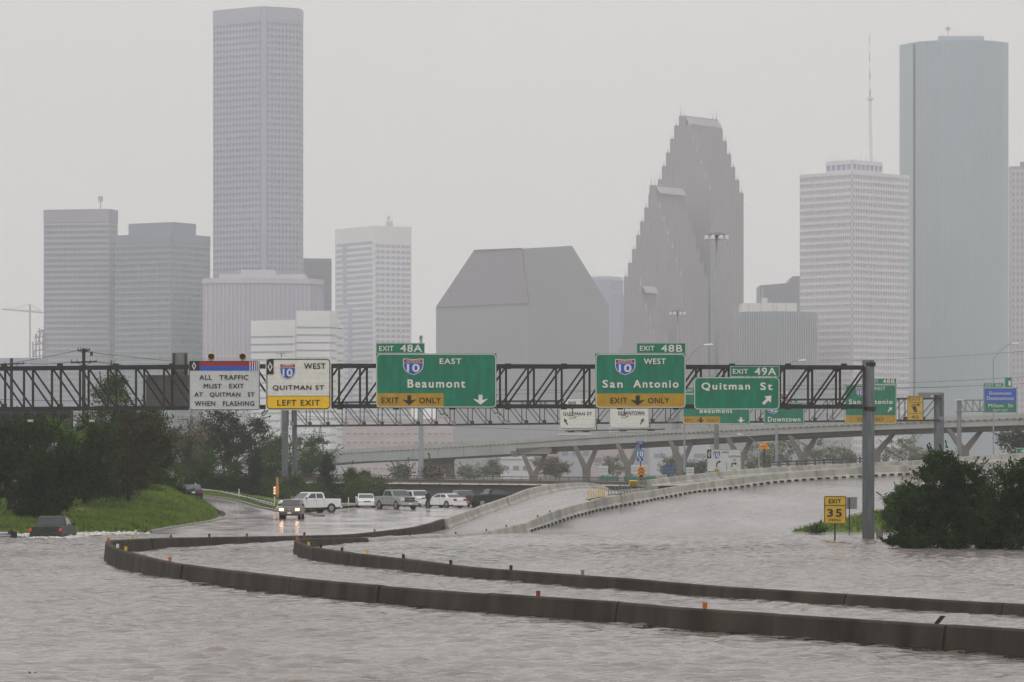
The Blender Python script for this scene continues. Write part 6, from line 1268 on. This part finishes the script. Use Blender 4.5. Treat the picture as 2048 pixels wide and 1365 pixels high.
silv = paint('silver_paint', (.30, .31, .32))
def ramx(t): bed(silv)(t)
vehicle('pickup_truck', 'silver crew cab pickup with a big chrome crossbar grille facing the camera', 'pickup truck', tuple(P(793, 0, 384).xy) + (.12,), -61, silv, PU_low, [(-1.15, 1.28), (-1.0, 1.86), (-.82, 1.94), (.38, 1.94), (.52, 1.9), (1.2, 1.28)], [[(-.9, 1.36), (-.82, 1.8), (-.3, 1.82), (-.3, 1.36)], [(-.2, 1.36), (-.2, 1.82), (.3, 1.8), (.8, 1.36)]], 2.02, (-1.85, 1.78), .42,
        {'bumper': mat('chrome_bumper', (.6, .6, .62), .2, .05, metal=.7), 'z': .98, 'gh': .42, 'gw': .55, 'bar': chrome, 'hy': .39, 'hh': .3}, {}, extra=ramx, seams=(-1.05, -.25, .85), handles=((-.8, 1.2), (-.05, 1.2)))
dgreen = paint('dark_green_paint', (.010, .018, .016), .4)
vehicle('pickup_truck', 'dark green pickup facing right, its nose hidden behind the pale ramp barrier', 'pickup truck', tuple(P(990, 0, 402).xy) + (.12,), 22, dgreen, PU_low, [(-1.1, 1.28), (-.85, 1.86), (-.6, 1.93), (.5, 1.9), (.7, 1.84), (1.6, 1.26)], [[(-.75, 1.36), (-.6, 1.8), (-.1, 1.83), (-.1, 1.36)], [(0, 1.36), (0, 1.83), (.5, 1.8), (1.15, 1.36)]], 2.0, (-1.8, 1.85), .42, {}, {'z': 1.1, 'ty': .45, 'tw': .1, 'th': .3}, tail=tl_off, extra=lambda t: (bed(dgreen)(t), MB().box((-1.15, 0, 1.42), (.45, 1.7, .14)).build('tool_box', chrome, t)), seams=(-.98, -.05), handles=((-.7, 1.2), (.15, 1.2)))
brn = paint('brown_silver_paint', (.15, .115, .105), .3)
vehicle('compact_pickup', 'small brown and silver vehicle driving toward the camera with both headlights lit', 'car', tuple(P(584, 0, 313).xy) + (.09,), -92, brn, [(-2.2, .5), (-2.2, 1.1), (-.3, 1.1), (.9, 1.1), (2.1, 1.0), (2.25, .9), (2.27, .45), (-2.0, .42)], [(-2.05, 1.06), (-1.95, 1.55), (-1.7, 1.62), (.25, 1.62), (.4, 1.58), (1.05, 1.06)], [[(-1.8, 1.14), (-1.75, 1.5), (-.8, 1.52), (-.8, 1.14)], [(-.7, 1.14), (-.7, 1.52), (.2, 1.5), (.7, 1.14)]], 1.72, (-1.4, 1.45), .35,
        {'bumper': mat('brown_bumper', (.10, .05, .045), .5, .1), 'z': .82, 'gh': .17, 'gw': .5, 'bar': chrome, 'hy': .38, 'hh': .17, 'amber': 1}, {}, head=hl_on, extra=lambda t: MB().box((2.3, 0, .69), (.03, 1.6, .04)).build('bumper_trim', chrome, t))
SE_low = [(-2.38, .42), (-2.42, .78), (-2.3, 1.0), (-1.4, 1.04), (1.0, .98), (2.1, .8), (2.36, .64), (2.38, .34), (1.9, .26), (-2.1, .28)]
SE_cab = [(-1.85, 1.0), (-1.1, 1.4), (-.8, 1.45), (.1, 1.45), (.35, 1.4), (1.15, .96)]
SE_win = [[(-1.35, 1.04), (-.98, 1.34), (-.42, 1.37), (-.42, 1.04)], [(-.34, 1.04), (-.34, 1.37), (.2, 1.35), (.75, 1.04)]]
navy = paint('navy_paint', (.008, .012, .03))
vehicle('sedan', 'dark blue sedan climbing the exit road beside the grass bank', 'car', tuple(P(384, 0, 364).xy) + (P(384, 1000, 364).z,), 98, navy, SE_low, SE_cab, SE_win, 1.78, (-1.4, 1.45), .33, {}, {'z': .82, 'ty': .38, 'tw': .2, 'th': .17, 'pz': .78}, tail=tl_off, handles=((-.9, .9), (-.1, .9)), seams=(-.4,), pitch=R(-1.5))
vehicle('sedan', 'white sedan facing the camera left of the silver pickup', 'car', tuple(P(731, 0, 398).xy) + (.12,), -84, white_p, SE_low, SE_cab, SE_win, 1.82, (-1.4, 1.45), .33, {'z': .66, 'gh': .13, 'gw': .42, 'hy': .38, 'hh': .12, 'mirror': white_p, 'bar': chrome}, {}, handles=((-.9, .88), (-.1, .88)), seams=(-.4,))
pblue = paint('police_blue', (.03, .12, .4))
def police(t):
    for sd in (-1, 1):
        MB().box((-.4, sd * .915, .80), (3.6, .012, .13)).build('blue_stripe', pblue, t); MB().box((.45, sd * .918, .62), (.9, .012, .12)).build('door_marking', pblue, t)
    MB().box((-2.44, 0, .98), (.03, 1.3, .05)).build('blue_stripe', pblue, t)
    l = MB().box((-.3, 0, 1.53), (.28, 1.15, .11)).build('light_bar', mat('lightbar', (.25, .02, .05), .3, .1), t, bevel=.02); MB().box((-.3, .3, 1.535), (.29, .5, .10)).build('blue_lens', blue, l, local=True)
vehicle('police_car', 'white police sedan with a blue side stripe, seen from its rear corner', 'police car', tuple(P(888, 0, 398).xy) + (.12,), 131, white_p, [(-2.55, .45), (-2.58, .8), (-2.5, 1.02), (-1.55, 1.06), (1.1, 1.0), (2.35, .88), (2.6, .72), (2.6, .38), (2.1, .28), (-2.3, .3)], [(-1.8, 1.02), (-1.25, 1.4), (-1.0, 1.46), (.1, 1.46), (.3, 1.42), (1.1, .98)], [[(-1.35, 1.07), (-1.1, 1.36), (-.5, 1.39), (-.5, 1.07)], [(-.42, 1.07), (-.42, 1.39), (.15, 1.37), (.7, 1.07)]], 1.9, (-1.5, 1.5), .35, {}, {'z': .84, 'ty': .36, 'tw': .22, 'th': .2, 'pz': .82}, extra=police, handles=((-.95, .92), (-.15, .92)), seams=(-.45,))
SU_low = [(-2.3, .5), (-2.32, 1.1), (.9, 1.12), (2.1, 1.06), (2.3, .9), (2.32, .42), (-2.0, .4)]
SU_cab = [(-2.25, 1.08), (-2.1, 1.65), (-1.9, 1.72), (.2, 1.72), (.4, 1.68), (1.0, 1.08)]
SU_win = [[(-2.0, 1.16), (-1.92, 1.58), (-1.2, 1.6), (-1.2, 1.16)], [(-1.1, 1.16), (-1.1, 1.6), (-.5, 1.6), (-.5, 1.16)], [(-.4, 1.16), (-.4, 1.6), (.2, 1.58), (.7, 1.16)]]
def psuv(t): MB().box((0, 0, 1.77), (.3, 1.1, .12)).build('light_bar', mat('lightbar', (.25, .02, .05), .3, .1), t, bevel=.02); MB().box((2.36, 0, .62), (.12, .9, .5)).build('push_bar', trimk, t); [MB().box((.2, sd * .97, .85), (2.6, .012, .14)).build('blue_stripe', pblue, t) for sd in (-1, 1)]
vehicle('police_suv', 'white police utility vehicle with a black push bar between the silver pickup and the officer', 'police car', tuple(P(835, 0, 410).xy) + (.12,), -66, white_p, SU_low, SU_cab, SU_win, 1.9, (-1.45, 1.5), .37, {'z': .85, 'gw': .5, 'gh': .25}, {}, extra=psuv)
vehicle('suv', 'grey estate car between the police sedan and the dark green pickup', 'car', tuple(P(928, 0, 412).xy) + (.12,), -76, paint('slate_paint', (.10, .11, .115)), SU_low, SU_cab, SU_win, 1.85, (-1.45, 1.5), .36, {'z': .85, 'gw': .5, 'gh': .2, 'bumper': chrome, 'bar': chrome}, {})

# ================================================================== PERSON
t = thing('person', 'person in dark uniform and cap standing in the road by the police vehicles', 'person', (0, 0, 0))
uni = mat('dark_uniform', (.012, .014, .018), .8, .2); skin = mat('skin', (.35, .2, .14), .6, .05)
v, e, r = [], [], []
def j(p, rad, par=None):
    v.append(p); r.append(rad)
    if par is not None: e.append((par, len(v) - 1))
    return len(v) - 1
pel = j((0, 0, .95), (.17, .12)); wa = j((0, 0, 1.1), (.155, .11), pel); ch = j((0, 0, 1.33), (.2, .13), wa); nb = j((0, 0, 1.47), (.1, .08), ch); nk = j((0, -.01, 1.55), (.058, .06), nb); hd_ = j((0, -.02, 1.66), (.078, .095), nk); tp_ = j((0, -.015, 1.76), (.07, .085), hd_)
hands = []
for sd in (-1, 1):
    sh = j((sd * .19, 0, 1.42), (.075, .075), ch); el_ = j((sd * .26, .02, 1.15), (.05, .05), sh); wrx = j((sd * .22, -.12, .95), (.032, .032), el_); pm_ = j((sd * .20, -.15, .88), (.04, .022), wrx); hands.append((sd, pm_))
    for k, (ox, ln) in enumerate(((-.03, .07), (-.01, .085), (.01, .08), (.028, .065))): a = j((sd * .20 + ox, -.165, .85), (.01, .01), pm_); j((sd * .20 + ox, -.155, .85 - ln), (.008, .008), a)
    a = j((sd * .165, -.165, .87), (.011, .011), pm_); j((sd * .15, -.18, .83), (.009, .009), a)
    hp = j((sd * .1, 0, .88), (.105, .11), pel); kn = j((sd * .12, -.02, .5), (.062, .065), hp); an_ = j((sd * .13, 0, .1), (.042, .045), kn); j((sd * .14, -.14, .045), (.05, .035), an_)
me = bpy.data.meshes.new('body'); me.from_pydata(v, e, []); b_ = link('body', me, t); me.materials.append(uni)
md = b_.modifiers.new('skin', 'SKIN'); sv = me.skin_vertices[0].data
for i, q in enumerate(r): sv[i].radius = q
sv[pel].use_root = True; b_.modifiers.new('sub', 'SUBSURF').levels = 1; b_.modifiers['sub'].render_levels = 1
fc = MB(); rows = [[(math.cos(a) * w_, -.02 + math.sin(a) * w_ * 1.15, z) for a in np.linspace(0, 6.283, 12, endpoint=False)] for z, w_ in ((1.55, .04), (1.59, .07), (1.66, .082), (1.72, .08))]; fc.sweep(rows, True).build('face', skin, t, smooth=True)
MB().prism([(-.015, -.11, 1.67), (.015, -.11, 1.67), (.018, -.135, 1.64), (-.018, -.135, 1.64)], (0, .03, 0)).build('nose', skin, t); [MB().box((sx * .032, -.112, 1.68), (.02, .01, .01)).build('eye', trimk, t) for sx in (-1, 1)]; MB().box((0, -.11, 1.61), (.045, .012, .01)).build('mouth', trimk, t); [MB().box((sx * .085, -.015, 1.66), (.015, .04, .06)).build('ear', skin, t) for sx in (-1, 1)]
MB().sweep([[(math.cos(a) * w_, -.015 + math.sin(a) * w_ * 1.1, z) for a in np.linspace(0, 6.283, 14, endpoint=False)] for z, w_ in ((1.71, .09), (1.75, .095), (1.79, .085), (1.81, .04))], True).prism([(-.07, -.1, 1.725), (.07, -.1, 1.725), (.05, -.19, 1.715), (-.05, -.19, 1.715)], (0, 0, .012)).build('cap', uni, t, smooth=True)
MB().sweep([[(math.cos(a) * .175, math.sin(a) * .13, z) for a in np.linspace(0, 6.283, 14, endpoint=False)] for z in (1.0, 1.05)], True).build('belt', trimk, t); MB().box((.19, 0, .95), (.05, .08, .16)).build('holster', trimk, t)
t.location = tuple(P(856, 0, 386).xy) + (.115,); t.rotation_euler = (0, 0, R(35)); t.scale = (1.06, 1.06, 1.06)
HAZE = 0.0002
# ================================================================== HAZE
hz = bpy.data.materials.new('haze_air'); hz.use_nodes = True; hn = hz.node_tree; hn.nodes.clear()
ho = hn.nodes.new('ShaderNodeOutputMaterial'); pv = hn.nodes.new('ShaderNodeVolumePrincipled')
pv.inputs['Color'].default_value = (.98, .98, .985, 1); pv.inputs['Density'].default_value = HAZE; pv.inputs['Anisotropy'].default_value = 0.2
hn.links.new(pv.outputs[0], ho.inputs['Volume'])
h = MB().box((0, 1705, 168.5), (2010, 3610, 343)).build('haze', hz); h['kind'] = 'stuff'
